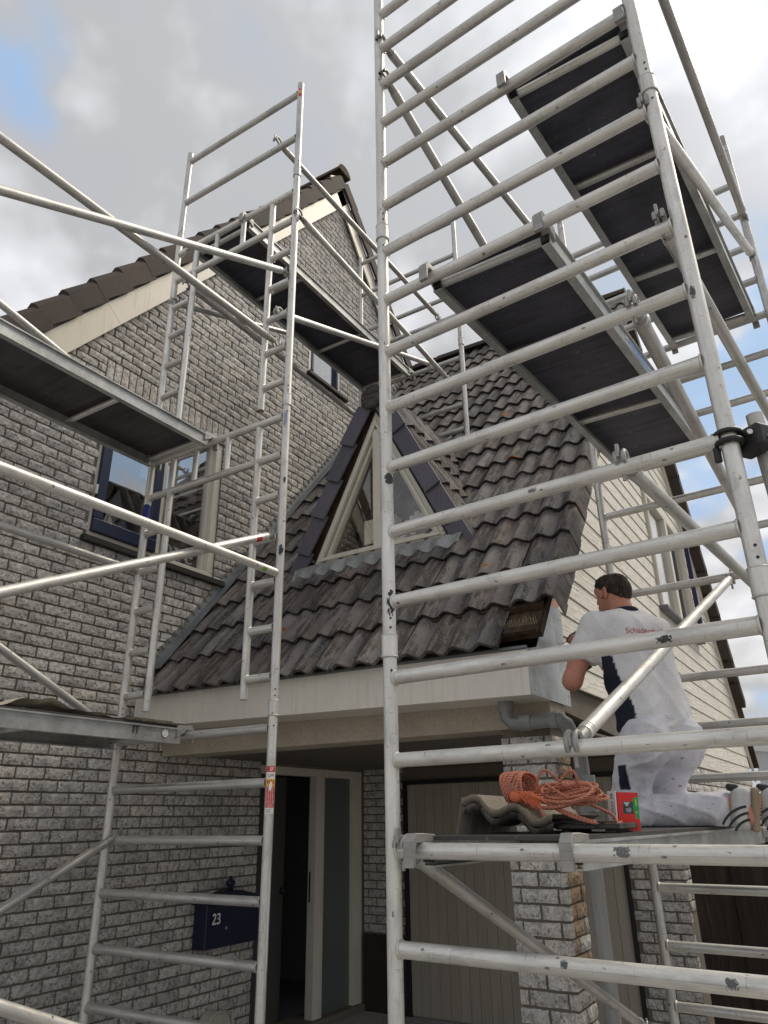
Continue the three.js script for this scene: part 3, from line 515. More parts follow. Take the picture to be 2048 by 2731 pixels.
  {
    const cn = []; for (const [v, y] of [[3.80, 0.63], [3.78, 0.80], [4.34, 0.66], [4.33, 0.94], [4.02, 0.80], [4.31, 1.12], [4.12, 1.12]]) { const g = new THREE.CylinderGeometry(0.004, 0.004, 0.004, 8); g.rotateZ(Math.PI / 2); const p = V(uR + 0.008, y, v); g.translate(p.x, p.y, p.z); cn.push(clean(g)); }
    part('screw', cn, steelBolt, G);
  }
  const bb = (v0, v1, w0, w1, mat, du) => part('barge_board', prism([[v0, roofY(v0) - w0], [v1, roofY(v1) - w0], [v1, roofY(v1) - w1], [v0, roofY(v0) - w1]], V(uR + du, 0, 0), AX.v, AX.y, 0.022), mat, G);
  bb(4.13, 4.86, 0.45, 0.02, primerWood, -0.024);
  bb(4.862, 6.70, 0.44, 0.02, creamMat, -0.024);
  bb(6.702, RIDGE_V + 0.03, 0.44, 0.02, creamMat, -0.024);
  part('barge_board', prism([[RIDGE_V, RIDGE_Y - 0.05], [RIDGE_V, RIDGE_Y - 0.30], [12.6, RIDGE_Y - 0.30 - TS * (12.6 - RIDGE_V)], [12.6, RIDGE_Y - 0.05 - TS * (12.6 - RIDGE_V)]], V(uR - 0.024, 0, 0), AX.v, AX.y, 0.022), creamMat, G);
  // boarded gable wall: each board its own length
  const gx = -1.47;
  part('gable_wall', prism([[4.2, 0.60], [4.2, roofY(4.2) - 0.1], [RIDGE_V, RIDGE_Y - 0.12], [12.2, RIDGE_Y - 0.12 - TS * (12.2 - RIDGE_V)], [12.2, 0.44], [6.9, 0.44]], V(gx - 0.12, 0, 0), AX.v, AX.y, 0.10), mortarMat, G);
  for (let i = 0; i < 36; i++) {
    const y0 = 0.437 + i * 0.155, y1 = y0 + 0.148, vl = Math.max(4.30, 4.1 + (y0 - 1.3485) / TS + 0.10), vr = Math.min(12.3, RIDGE_V + (RIDGE_Y - y0) / TS - 0.10); if (vr - vl < 0.2) break;
    const seam = 7.2 + (i % 3) * 1.45; let cuts = [Math.max(vl, i < 2 ? 6.9 : vl), seam, Math.min(vr, seam + 3.2), vr].filter((c, k, a) => k === 0 || c > a[k - 1] + 0.12); if (cuts[0] > cuts[cuts.length - 1]) continue;
    for (let k = 0; k + 1 < cuts.length; k++) {
      let segs = [[cuts[k], cuts[k + 1]]];
      if (y1 > 1.98 && y0 < 3.36) { const o = []; for (const [s, e] of segs) { if (s < 7.74) o.push([s, Math.min(e, 7.74)]); if (e > 9.75) o.push([Math.max(s, 9.75), e]); } segs = o; }
      for (const [s, e] of segs) {
        if (e - s < 0.05) continue; const L = e - s - 0.003, g = new THREE.BoxGeometry(L, 0.148, 0.018); g.rotateY(Math.PI / 2);
        const p = g.attributes.position; for (let t = 0; t < p.count; t++) if (p.getY(t) < 0) p.setX(t, p.getX(t) + 0.008); // lap: lower edge stands proud
        g.computeVertexNormals(); const c = V(gx, (y0 + y1) / 2, (s + e) / 2); g.translate(c.x, c.y, c.z); clean(g); boxUV(g, 1); const uv = g.attributes.uv; for (let t = 0; t < uv.count; t++) uv.setXY(t, uv.getX(t) * 0.55 + i * 0.37 + k * 0.21, (uv.getY(t) - c.y) * 2.2 + 0.5);
        part('siding_board', g, sidingMats[(i + k) % 3], G);
      }
    }
  }
  {
    const W = part('window', [bx(gx - 0.04, gx + 0.05, 2.0, 2.06, 7.76, 9.73, 0.006), bx(gx - 0.04, gx + 0.05, 3.28, 3.34, 7.76, 9.73, 0.006), bx(gx - 0.04, gx + 0.05, 2.06, 3.28, 7.76, 7.82, 0.006), bx(gx - 0.04, gx + 0.05, 2.06, 3.28, 8.66, 8.78, 0.006), bx(gx - 0.04, gx + 0.05, 2.06, 3.28, 9.66, 9.73, 0.006)], creamFrame, G);
    part('pane', bx(gx - 0.005, gx, 2.05, 3.29, 7.82, 8.66), glassMat, W); part('pane', bx(gx - 0.005, gx, 2.05, 3.29, 8.78, 9.66), glassMat, W);
    part('window_sill', bx(gx, gx + 0.10, 1.955, 1.997, 7.70, 9.80, 0.005), zincMat, W);
    part('casement', [bx(gx + 0.055, gx + 0.11, 2.02, 3.32, 9.735, 9.80, 0.005)], blueFrame, W, { label: 'blue casement standing open' });
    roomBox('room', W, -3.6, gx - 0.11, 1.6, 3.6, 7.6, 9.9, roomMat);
  }
  // ------- dormer
  const D0 = part('dormer', prism([[-0.62, DBY - 0.02], [0.62, DBY - 0.02], [0, DAP - 0.03]], V(DU, 0, DV + 0.10), AX.u, AX.y, 0.02, { holes: [[[-0.52, DBY + 0.05], [0, DAP - 0.16], [0.52, DBY + 0.05]]] }), creamFrame, G, { label: 'triangular dormer with cream window frame' });
  const tri = (h, y0) => [[-h, y0], [h, y0], [0, y0 + h * DSL]];
  const frame = (ho, yo, hi, yi, v, dep, name, mat) => part(name, prism(tri(ho, yo), V(DU, 0, v + dep), AX.u, AX.y, dep, { holes: [tri(hi, yi).reverse()] }), mat, D0);
  frame(0.638, DBY - 0.015, 0.565, DBY + 0.045, DV + 0.0, 0.06, 'outer_frame', creamFrame);
  frame(0.575, DBY + 0.035, 0.535, DBY + 0.062, DV - 0.018, 0.03, 'glazing_bead', creamFrame);
  frame(0.545, DBY + 0.055, 0.49, DBY + 0.09, DV + 0.025, 0.05, 'inner_frame', creamFrame);
  part('mullion', [bx(DU - 0.037, DU + 0.037, DBY + 0.05, DAP - 0.20, DV - 0.004, DV + 0.07, 0.005)], creamFrame, D0);
  part('bottom_rail', bx(DU - 0.645, DU + 0.645, DBY - 0.045, DBY + 0.005, DV - 0.03, DV + 0.05, 0.005), creamFrame, D0);
  for (const s of [-1, 1]) part('pane', prism([[s * 0.03, DBY + 0.07], [s * 0.52, DBY + 0.07], [s * 0.03, DAP - 0.22]].sort((a, b) => 0), V(DU, 0, DV + 0.062), AX.u, AX.y, 0.005), dormerGlass, D0);
  { // room seen through the dormer: sloping wooden lining, curtain, a wooden shelf box with a star cut-out, plant
    part('lining', [prism([[-0.66, DBY], [-0.64, DBY], [0.01, DAP - 0.05], [0, DAP - 0.05]], V(DU, 0, DV + 1.25), AX.u, AX.y, 1.12), prism([[0.64, DBY], [0.66, DBY], [0, DAP - 0.05], [-0.01, DAP - 0.05]], V(DU, 0, DV + 1.25), AX.u, AX.y, 1.12)], M({ rgb: [0.95, 0.85, 0.66], map: woodMap, roughness: 0.7 }), D0);
    part('inner_sill', bx(DU - 0.6, DU + 0.6, DBY - 0.03, DBY + 0.03, DV + 0.12, DV + 0.6), whiteFrame, D0);
    part('room_back', bx(DU - 0.8, DU + 0.8, DBY - 0.3, DAP, DV + 1.26, DV + 1.3), roomMat, D0);
    const star = []; for (let i = 0; i < 10; i++) { const a = i * Math.PI / 5 + Math.PI / 2, r = i % 2 ? 0.035 : 0.085; star.push([Math.cos(a) * r, Math.sin(a) * r + 0.16]); }
    part('star_box', prism([[-0.15, 0], [0.15, 0], [0.15, 0.38], [-0.15, 0.38]], V(DU - 0.12, DBY + 0.03, DV + 0.34), AX.u, AX.y, 0.12, { holes: [star.reverse()] }), M({ rgb: [0.97, 0.86, 0.68], map: paintMap, roughness: 0.8 }), D0);
    const f = []; for (let i = 0; i < 6; i++) f.push(tube(V(DU + 0.10 + i * 0.055, DBY + 0.03, DV + 0.3), V(DU + 0.10 + i * 0.05, DBY + 0.42 - Math.abs(i - 2) * 0.03, DV + 0.32), 0.03, { seg: 8 })); part('curtain', f, curtainMat, D0);
    const lf = [], ql = rng(9); for (let i = 0; i < 26; i++) { const a = ql() * 6.28, e = ql() * 0.9, A = V(DU + 0.20, DBY + 0.05, DV + 0.2), B = V(DU + 0.20 + Math.cos(a) * 0.12, DBY + 0.06 + e * 0.14, DV + 0.2 + Math.sin(a) * 0.08); lf.push(tube(A, B, 0.002, { seg: 4 })); const s = new THREE.SphereGeometry(0.026, 6, 4); s.scale(1, 0.5, 1); s.translate(B.x, B.y, B.z); lf.push(s); } part('house_plant', lf, M({ rgb: [0.55, 0.57, 0.52], roughness: 0.8 }), D0);
  }
  // dormer roof: face tiles on both rakes, wave tiles behind, round ridge end
  const rakeL = Math.hypot(0.645, DAP - DBY), rd = new THREE.Vector3(0.645, -(DAP - DBY), 0).normalize();
  for (const s of [-1, 1]) {
    const Dn = new THREE.Vector3(rd.x * s, rd.y, 0), Nn = new THREE.Vector3(-rd.y * s, rd.x, 0), gau = 0.335; // down the rake, outward normal
    for (let i = 0; i < 5; i++) {
      const s0 = 0.02 + i * gau, len = gau + 0.04, prof = [[0, 0], [0.118, 0], [0.135, -0.014], [0.145, -0.03]];
      const g = new RoundedBoxGeometry(0.150, len, 0.022, 1, 0.004); g.translate(0.075, len / 2, 0);
      const X = Nn, Y = Dn.clone().addScaledVector(Nn, 0.035).add(new THREE.Vector3(0, 0, 0.075)).normalize(), Z = X.clone().cross(Y); g.applyMatrix4(new THREE.Matrix4().makeBasis(X, Y, Z)); if (new THREE.Matrix4().makeBasis(X, Y, Z).determinant() < 0) g.computeVertexNormals();
      const P0 = V(DU, DAP, DV - 0.038).addScaledVector(Dn, s0).addScaledVector(Nn, 0.012); g.translate(P0.x, P0.y, P0.z);
      part('verge_tile', boxUV(clean(g)), dormerTileMats[i % 3], D0);
      // covering tile running back, wavy
      const yMid = P0.y - EYE, backV = 4.1 + (yMid - 1.3485) / TS + 0.25, n = Math.max(1, Math.ceil((backV - DV) / TW + 0.3));
      for (let k = 0; k < n; k++) {
        const t = tileGeos[(i * 3 + k) % 8], m = new THREE.Mesh(t, tileMats[(i + k * 2) % 6]); m.name = 'roof_tile';
        const up = Dn.clone().negate(), Xv = s > 0 ? AX.v.clone() : AX.v.clone().negate(), Zn = Xv.clone().cross(up);
        const B = new THREE.Matrix4().makeBasis(Xv, up, Zn); m.quaternion.setFromRotationMatrix(B);
        const base = V(DU, DAP, DV - 0.03 + (s > 0 ? k * TW + 0.07 : (k + 1) * TW - 0.07)).addScaledVector(Dn, s0 + gau + 0.03).addScaledVector(Nn, 0.135);
        m.position.copy(base); const off = new THREE.Vector3().add(gp).add(D0.position); m.position.sub(off); D0.add(m);
      }
    }
    // deck under the dormer tiles
    part('dormer_deck', prism([[0, 0], [s * 0.66, -(DAP - DBY) * 0.66 / 0.645], [s * 0.66 + s * 0.10, -(DAP - DBY) * 0.66 / 0.645 + 0.05], [0, 0.14]].map((p) => p), V(DU, DAP, 6.0), AX.u, AX.y, 6.0 - DV - 0.02), underlayMat, D0);
  }
  {
    for (let i = 0; i < 4; i++) { const g = new THREE.CylinderGeometry(0.115, 0.125, 0.40, 16); g.rotateX(Math.PI / 2); const p = V(DU + 0.01, DAP + 0.085, DV + 0.12 + i * 0.37); g.translate(p.x, p.y, p.z); part('ridge_tile', g, M({ rgb: [0.26, 0.245, 0.245], map: tileMap, bumpMap: grainBump, bumpScale: 0.003, roughness: 0.9 }), D0); }
  }
  // lead apron dressed over the waves, valley strips, flashing along the brick wall
  {
    const apron = (u0, u1, va, vb) => { const nx = Math.round((u1 - u0) / 0.02), pos = [], uv = [], idx = []; for (let i = 0; i <= nx; i++) for (let j = 0; j <= 4; j++) { const u = mix(u0, u1, i / nx), ph = (u - (UR - 0.035 - AU)), v = mix(va, vb, j / 4), drop = j / 4; const n = mix(wave(ph) + 0.044, 0.075, Math.pow(drop, 2)) + (hash3(i >> 1, j, 3) - 0.5) * 0.004 - (j === 0 ? 0.012 : 0); const p = V(u, roofY(v), v).addScaledVector(N_, n); if (j === 0) p.addScaledVector(S_, -0.012 * Math.sin(ph / AU * 6.28) - 0.01 * hash3(i, 1, 1)); pos.push(p.x, p.y, p.z); uv.push(u * 2, v * 2); } for (let i = 0; i < nx; i++) for (let j = 0; j < 4; j++) { const a = i * 5 + j, b = a + 5; idx.push(a, b, b + 1, a, b + 1, a + 1); } const g = new THREE.BufferGeometry(); g.setAttribute('position', new THREE.Float32BufferAttribute(pos, 3)); g.setAttribute('uv', new THREE.Float32BufferAttribute(uv, 2)); g.setIndex(idx); g.computeVertexNormals(); return g; };
    part('lead_apron', apron(DU - 0.78, DU + 0.78, DV - 0.075, DV + 0.0), M({ rgb: [0.58, 0.585, 0.58], map: zincMap, metalness: 0.2, roughness: 0.55, side: THREE.DoubleSide }), D0);
    for (const s of [-1, 1]) { // valley lead beside the dormer cheeks
      const g = []; for (let i = 0; i < 6; i++) { const y = DBY + i * 0.26, v = 4.1 + (y - 1.3485) / TS, h = (DAP + 0.12 - y) / DSL; g.push(tube(V(DU + s * h, y + 0.07, v), V(DU + s * (h - 0.26 / DSL), y + 0.33, v + 0.26 / TS), 0.03, { seg: 6 })); } part('valley_lead', g, leadMat, D0);
    }
    const fl = [], bits = []; for (let i = 0; i < 17; i++) { const v = 3.86 + i * GV * 0.66 * 1.55, v1 = v + GV * 1.02; if (v > 7.4) break; fl.push(prism([[v, roofY(v) - 0.03], [v1, roofY(v1) - 0.03], [v1, roofY(v1) + 0.145], [v, roofY(v) + 0.135]], V(CW + 0.006, 0, 0), AX.v, AX.y, 0.008)); fl.push(prism([[v, roofY(v) + 0.045], [v1, roofY(v1) + 0.045], [v1, roofY(v1) + 0.055], [v, roofY(v) + 0.055]], V(CW + 0.006, 0, 0), AX.v, AX.y, 0.10)); for (let k = 0; k < 4; k++) { const s = new THREE.SphereGeometry(0.024, 6, 5); s.scale(0.5, 1.1, 0.8); const vv = v + GV * (0.12 + k * 0.25), p = V(CW + 0.012, roofY(vv) + 0.13, vv); s.translate(p.x, p.y, p.z); bits.push(s); } }
    part('wall_flashing', fl, leadMat, G); part('mortar_fillet', bits, M({ rgb: [0.42, 0.42, 0.39], map: plasterMap, roughness: 0.95 }), G);
  }
  // ------- porch: back wall with garage door, corner pillar
  const bv = 6.86, yPh = -0.043 - 25 * BH;
  part('back_wall', [bx(CW, -4.11, -EYE, 0.476, bv + 0.012, bv + 0.22), bx(-1.90, -1.458, -EYE, 0.60, bv + 0.012, bv + 0.22), bx(-4.11, -1.90, 0.352, 0.476, bv + 0.012, bv + 0.22)], mortarMat, G);
  layBricks([...courses(CW, -4.115, -1.05, 0.47, -4.55, yPh)], (a, y) => V(a, y, bv), 0, G, 60, 21);
  part('plinth', bx(CW, -4.115, -EYE, -1.055, bv - 0.02, bv + 0.012, 0.008), M({ rgb: [0.06, 0.057, 0.055], map: plasterMap, roughness: 0.95 }), G);
  layBricks([...courses(-1.90, -1.448, -EYE, 0.43, -1.87, yPh)], (a, y) => V(a, y, bv), 0, G, 110, 22);
  layBricks([...courses(bv + 0.02, 12.2, -0.7, 0.43, 6.9, yPh)], (a, y) => V(-1.446, y, a), Math.PI / 2, G, 40, 23);
  part('side_wall', bx(-1.66, -1.458, -EYE, 0.44, bv + 0.22, 12.2), mortarMat, G);
  part('side_door', [bx(-1.45, -1.425, -EYE, 0.18, 8.62, 9.40)], M({ rgb: [0.05, 0.045, 0.045], roughness: 0.6 }), G); part('side_door_frame', bx(-1.45, -1.40, -EYE, 0.20, 9.405, 9.80, 0.005), creamFrame, G);
  // pillar of four brick faces
  const p0 = -1.757, p1 = -1.447, q0 = 4.046, q1 = 4.335;
  part('pillar_core', bx(p0 + 0.012, p1 - 0.012, -EYE, 0.461, q0 + 0.012, q1 - 0.012), mortarMat, G);
  layBricks(courses(p0, p1, -EYE, 0.45, p0 + 0.05, yPh), (a, y) => V(a, y, q0 + 0.002), 0, G, 80, 24);
  layBricks(courses(q0 + 0.02, q1, -EYE, 0.45, q0 + 0.02, yPh), (a, y) => V(p1 - 0.002, y, a), Math.PI / 2, G, 60, 25, 0.6);
  // garage door: vertical boards in a dark reveal
  part('garage_reveal', [bx(-4.11, -4.07, -EYE, 0.352, bv - 0.01, bv + 0.05), bx(-4.07, -1.935, 0.315, 0.352, bv - 0.012, bv + 0.05), bx(-1.935, -1.90, -EYE, 0.352, bv - 0.01, bv + 0.05)], M({ rgb: [0.012, 0.012, 0.012], roughness: 0.7 }), G);
  const GD = part('garage_door', bx(-4.07, -1.935, -EYE, 0.315, bv + 0.03, bv + 0.05), doorPanelMat[1], G, { label: 'beige up-and-over garage door of vertical boards' });
  for (let i = 0; i < 21; i++) part('panel', bx(-4.066 + i * 0.1014, -4.066 + i * 0.1014 + 0.0985, -EYE + 0.01, 0.31, bv + 0.012, bv + 0.030, 0.003), doorPanelMat[i % 3], GD);
  part('garage_inside', bx(-4.2, -1.8, -EYE, 0.6, bv + 0.25, bv + 0.3), mortarMat, G);
  // ------- rainwater pipe
  const pipeMat = pvcMat, dp = (name, pts, r, rad) => { const path = new THREE.CurvePath(); for (let i = 0; i + 1 < pts.length; i++) path.add(new THREE.LineCurve3(pts[i], pts[i + 1])); return new THREE.TubeGeometry(path, pts.length * 3, r, 16, false); };
  const bend = (A, B, C, rad, n = 6) => { const a = A.clone().sub(B).normalize(), c = C.clone().sub(B).normalize(), P0 = B.clone().addScaledVector(a, rad), P1 = B.clone().addScaledVector(c, rad); return new THREE.QuadraticBezierCurve3(P0, B, P1).getPoints(n); };
  const A = V(-1.66, 0.60, 3.93), Bp = V(-1.66, 0.475, 3.93), Cp = V(-1.335, 0.485, 3.96), Dp = V(-1.335, 0.30, 4.16), Ep = V(-1.318, 0.22, 4.17), Fp = V(-1.318, -EYE, 4.17);
  const path = [A, ...bend(A, Bp, Cp, 0.06), ...bend(Bp, Cp, Dp, 0.06), ...bend(Cp, Dp, Fp, 0.05), Fp];
  const curve = new THREE.CatmullRomCurve3(path, false, 'centripetal'); const pg = new THREE.TubeGeometry(curve, 60, 0.040, 18, false);
  const P = part('downpipe', pg, pipeMat, G, { label: 'grey plastic downpipe with two elbows' });
  for (const [a, b, r] of [[V(-1.66, 0.60, 3.93), V(-1.66, 0.545, 3.93), 0.045], [V(-1.585, 0.477, 3.937), V(-1.52, 0.479, 3.943), 0.0445], [V(-1.415, 0.4825, 3.953), V(-1.375, 0.4835, 3.956), 0.0445], [V(-1.318, 0.20, 4.17), V(-1.318, 0.13, 4.17), 0.046], [V(-1.318, 0.035, 4.17), V(-1.318, 0.015, 4.17), 0.048]]) part('pipe_socket', tube(a, b, r, { seg: 18 }), pipeMat, P);
  part('pipe_bracket', bx(-1.45, -1.36, 0.355, 0.362, 4.0, 4.20, 0.002), cheekMat, P);
}

// ================================================================ scaffolding
const RT = 0.0255; // tube radius
const PT = 0.042; // deck surface above the rung axis
const gy = (n) => -0.099 + 0.28 * n; // rung heights, shared by all towers
const UD = new THREE.Vector3(1, 0, 0);
let aluPick = 0; const nextAlu = () => alu[(aluPick++) % alu.length];
function weld(P, dir) { return ring(P, dir, RT * 0.98, 0.0045, Math.PI * 2, 0, null, 14, 5); }
// a ladder frame between two posts; y0..y1 tube ends; rungs list of heights; opts.partial adds an inner post each side
function frameBetween(name, label, group, a, b, y0, y1, rungs, o = {}) {
  const T = thing(name, label, 'scaffold frame', V((a[0] + b[0]) / 2, y0, (a[1] + b[1]) / 2), group);
  const at = (t, y) => V(mix(a[0], b[0], t), y, mix(a[1], b[1], t)), W = Math.hypot(b[0] - a[0], b[1] - a[1]), dir = at(1, 0).sub(at(0, 0)).normalize();
  const mat = o.mat || nextAlu();
  for (const t of [0, 1]) {
    const P = part('pole', [tube(at(t, y0), at(t, y1), RT, { open: true, seg: 20 })], o.poleMat || mat, T);
    if (o.collar !== false) part('collar', [tube(at(t, y0 - 0.005), at(t, y0 + 0.075), RT * 1.16, { open: true, seg: 20 }), ring(at(t, y0 - 0.004), UP, RT * 1.13, 0.0035, 6.2832, 0, null, 18, 5), ring(at(t, y0 + 0.075), UP, RT * 1.12, 0.003, 6.2832, 0, null, 18, 5)], o.poleMat || mat, P);
    if (o.spigot) part('spigot', tube(at(t, y1 - 0.02), at(t, y1 + 0.10), RT * 0.86, { seg: 18 }), castGrey, P);
    const hole = []; for (const y of [y0 + 0.10, y0 + 0.135, y1 - 0.06]) { const n = at(t, y).sub(camera.position); n.y = 0; n.normalize(); const c = at(t, y).addScaledVector(n, -RT * 0.995).add(new THREE.Vector3(0.006, 0, 0)); hole.push(tube(c, c.clone().addScaledVector(n, -0.0012), 0.0045, { seg: 8 })); } part('pin_hole', hole, blackPlastic, P);
  }
  const full = (y) => { const A = at(RT / W, y), B = at(1 - RT / W, y); part('rung', [tube(A, B, RT * 0.96, { seg: 18 }), weld(A, dir), weld(B, dir)], mat, T); };
  const short = (t0, t1, y) => { const A = at(t0, y), B = at(t1, y); part('rung', [tube(A, B, RT * 0.92, { seg: 16 }), weld(A, dir), weld(B, dir)], mat, T); };
  if (o.walk) { // walk-through frame: ladder strips at the sides, twin beams on top
    const ti = o.walk.inner / W, [yb, yt] = o.walk.beams;
    for (const t of [ti, 1 - ti]) part('inner_pole', [tube(at(t, o.walk.bottom), at(t, yt - RT), RT * 0.92, { open: true, seg: 18 })], mat, T);
    for (const y of rungs) { short(RT / W, ti - RT / W, y); short(1 - ti + RT / W, 1 - RT / W, y); }
    full(yb); full(yt);
    for (const t of o.walk.studs) part('stud', tube(at(t, yb), at(t, yt), RT * 0.8, { seg: 14 }), mat, T);
  } else for (const y of rungs) full(y);
  return T;
}
const span = (n0, n1) => { const a = []; for (let n = n0; n <= n1; n++) a.push(gy(n)); return a; };
// near tower (right): posts
const P1 = [-1.377, 2.228], P2 = [-0.133, 2.148], Q1 = [-1.15, 4.645], Q2 = [0.115, 4.572];
const gN = 'ladder frames of the tower in front of the garage', gF = 'ladder frames at the back of the garage tower', gL = 'frames of the tower beside the brick wall', gR = 'frames standing up on the tiled roof';
frameBetween('ladder_frame', 'lowest ladder frame nearest the camera, carrying the worker\'s platform', gN, P1, P2, -EYE + 0.16, 0.545, span(-4, 2), { collar: false, mat: alu[2] });
frameBetween('ladder_frame', 'middle ladder frame nearest the camera, in front of the triangular dormer', gN, P1, P2, 0.541, 2.502, span(3, 9), { mat: alu[2] });
frameBetween('ladder_frame', 'topmost ladder frame nearest the camera, rising out of the picture', gN, P1, P2, 2.50, 4.47, span(10, 16), { mat: alu[0] });
frameBetween('ladder_frame', 'lowest ladder frame of the tower\'s rear side, before the dark fence', gF, Q1, Q2, -EYE + 0.16, 0.545, span(-4, 2), { collar: false, mat: alu[1] });
frameBetween('ladder_frame', 'middle ladder frame of the tower\'s rear side, before the cream boarding', gF, Q1, Q2, 0.541, 2.502, span(3, 9), { mat: alu[0] });
frameBetween('ladder_frame', 'topmost ladder frame of the tower\'s rear side, open post tops against sky', gF, Q1, Q2, 2.50, 4.46, span(10, 15), { mat: alu[1], spigot: true });
// left tower beside the brick wall
const L1 = [-3.945, 3.115], L2 = [-2.69, 3.125];
const lk = (k) => -0.659 + 0.28 * k;
frameBetween('ladder_frame', 'lowest ladder frame in front of the mailbox and front door', gL, L1, L2, -EYE + 0.16, 0.53, span(-4, 2), { collar: false, mat: alu[3], poleMat: alu[0] });
frameBetween('walk_through_frame', 'walk-through frame with short side ladders in front of the blue window', gL, L1, L2, 0.53, 2.50, [5, 6, 7, 8, 9].map(lk), { mat: alu[0], walk: { inner: 0.225, beams: [lk(10), lk(11)], bottom: 0.63, studs: [0.36, 0.60] } });
frameBetween('walk_through_frame', 'walk-through frame with short side ladders against the upper brick gable', gL, L1, L2, 2.50, 4.53, [12, 13, 14, 15, 16].map(lk), { mat: alu[2], walk: { inner: 0.225, beams: [lk(17), lk(18)], bottom: 2.53, studs: [0.36, 0.585] } });
frameBetween('guardrail_frame', 'two-rail guard frame on top of the tower by the brick gable', gL, L1, L2, 4.53, 5.55, [4.957, 5.45], { mat: alu[1] });
// frame standing on the roof behind the dormer
const F1 = [-3.865, 5.74], F2 = [-2.605, 5.74];
frameBetween('ladder_frame', 'thin-looking ladder frame standing on the tiled roof behind the dormer', gR, F1, F2, 3.30, 4.53, [gy(13), 3.82, 4.10, 4.377], { mat: alu[1], collar: false });
frameBetween('guardrail_frame', 'guard frame above the roof-standing ladder, four rails against the sky', gR, F1, F2, 4.53, 6.30, [4.92, 5.20, 5.74, 6.22], { mat: alu[1] });
for (const [u, v, y] of [[F2[0], F2[1], 3.30]]) { // foot wrapped in cloth
  const g = new THREE.SphereGeometry(0.075, 10, 8); const p = g.attributes.position; for (let i = 0; i < p.count; i++) { const k = 1 + (hash3(i, 2, 2) - 0.5) * 0.5; p.setXYZ(i, p.getX(i) * k * 1.2, p.getY(i) * k * 0.6, p.getZ(i) * k); } g.computeVertexNormals(); const c = V(u, y - 0.02, v); g.translate(c.x, c.y, c.z);
  tag(part('padded_foot', clean(g), M({ rgb: [0.55, 0.53, 0.46], roughness: 0.95 })), 'pale cloth bundle under the scaffold post on the tiled roof', 'cloth');
}

// ---- braces: tube with a cast claw at the ends
function claw(P, axis, along, mat) { // P on the rung axis; along points from the claw into the brace
  const ax = axis.clone().normalize(), g = [];
  for (const s of [-1, 1]) g.push(ring(P.clone().addScaledVector(ax, s * 0.013), ax, 0.0325, 0.0085, 4.4, -0.9, along, 14, 6));
  const root = P.clone().addScaledVector(along, 0.036), tip = P.clone().addScaledVector(along, 0.105);
  g.push(tube(root, tip, 0.019, { r2: 0.0235, seg: 12 }));
  const tng = new THREE.BoxGeometry(0.010, 0.045, 0.016); tng.applyQuaternion(new THREE.Quaternion().setFromUnitVectors(UD, ax)); const q = P.clone().addScaledVector(along, -0.030).add(new THREE.Vector3(0, 0.026, 0)); tng.translate(q.x, q.y, q.z); g.push(clean(tng));
  const pin = P.clone().add(new THREE.Vector3(0, -0.038, 0)); g.push(tube(pin, pin.clone().add(new THREE.Vector3(0.0, -0.03, 0)), 0.006, { seg: 8 }));
  return g;
}
function brace(label, group, A, B, o = {}) {
  const a = V(...A), b = V(...B), d = b.clone().sub(a).normalize();
  const T = thing('brace', label, 'scaffold brace', a.clone(), group), m = o.mat || nextAlu(), r = o.r || RT * 0.95;
  const s0 = o.c0 === false ? 0 : 0.085, s1 = o.c1 === false ? 0 : 0.085, a2 = a.clone().addScaledVector(d, s0), b2 = b.clone().addScaledVector(d, -s1);
  const body = [tube(a2, b2, r, { seg: 18 })];
  for (const [p, k, on] of [[a2, 1, s0], [b2, -1, s1]]) if (on) for (const t of [0.02, 0.034]) body.push(ring(p.clone().addScaledVector(d, k * t), d, r, 0.0022, 6.2832, 0, null, 16, 4));
  part('tube', body, m, T);
  if (s0) part('claw', claw(a, UD, d, m), castGrey, T);
  if (s1) part('claw', claw(b, UD, d.clone().negate(), m), castGrey, T);
  return T;
}
const gBL = 'braces running from the brick-wall tower towards the camera', gBC = 'braces between the brick-wall tower and the roof frame', gBR = 'braces of the garage tower';
const RU = -2.735, LU = -3.95;
brace('upper level rail crossing the sky at the edge, running down to the ladder strip', gBL, [-2.80, 3.03, 3.12], [-2.80, 2.97, 0.67], { mat: alu[3] });
brace('upper sloping brace crossing the level rail, ending at the inner ladder rung', gBL, [-2.735, 3.62, 3.12], [-2.735, 2.40, 0.67], { mat: alu[0] });
brace('lower level rail with green smear, crossing below the blue window', gBL, [-2.70, 1.345, 3.10], [-2.70, 1.325, 0.67], { mat: aluBright, c0: false });
brace('lower sloping brace with red tag near the ladder, under the blue window', gBL, [-2.735, 1.60, 3.12], [-2.735, 0.44, 0.67], { mat: alu[2] });
brace('dull level rail close to the brick wall below the window sill', gBL, [LU, 1.59, 3.12], [LU, 1.61, 0.67], { mat: alu[1] });
brace('sloping rail vanishing behind the dark walkway platform near the eaves', gBL, [LU, 2.70, 3.12], [LU, 3.27, 0.67], { mat: alu[2] });
brace('sloping brace with black end resting at the low walkway', gBL, [LU, 0.50, 3.12], [LU, 1.64, 0.67], { mat: alu[1] });
brace('dark sloping brace clamped to the ladder post low on the brick wall', gBL, [-3.86, -0.075, 3.12], [-3.86, -1.28, 0.67], { mat: alu[3] });
brace('lowest sloping brace at the bottom corner of the brick-wall tower', gBL, [RU, -1.12, 3.12], [RU, -0.13, 0.67], { mat: alu[2] });
brace('top level rail from the guard frame across the gable peak', gBC, [-2.905, 5.03, 3.12], [-2.86, 5.0, 5.74], { mat: alu[3] });
brace('shiny level rail below the top rail, crossing the gable bricks', gBC, [-2.66, 4.13, 3.12], [-2.78, 4.17, 5.74], { mat: aluBright });
brace('bright sloping brace under the upper walkway, rising to the roof frame', gBC, [-2.80, 3.29, 3.12], [-2.99, 4.44, 5.74], { mat: aluBright });
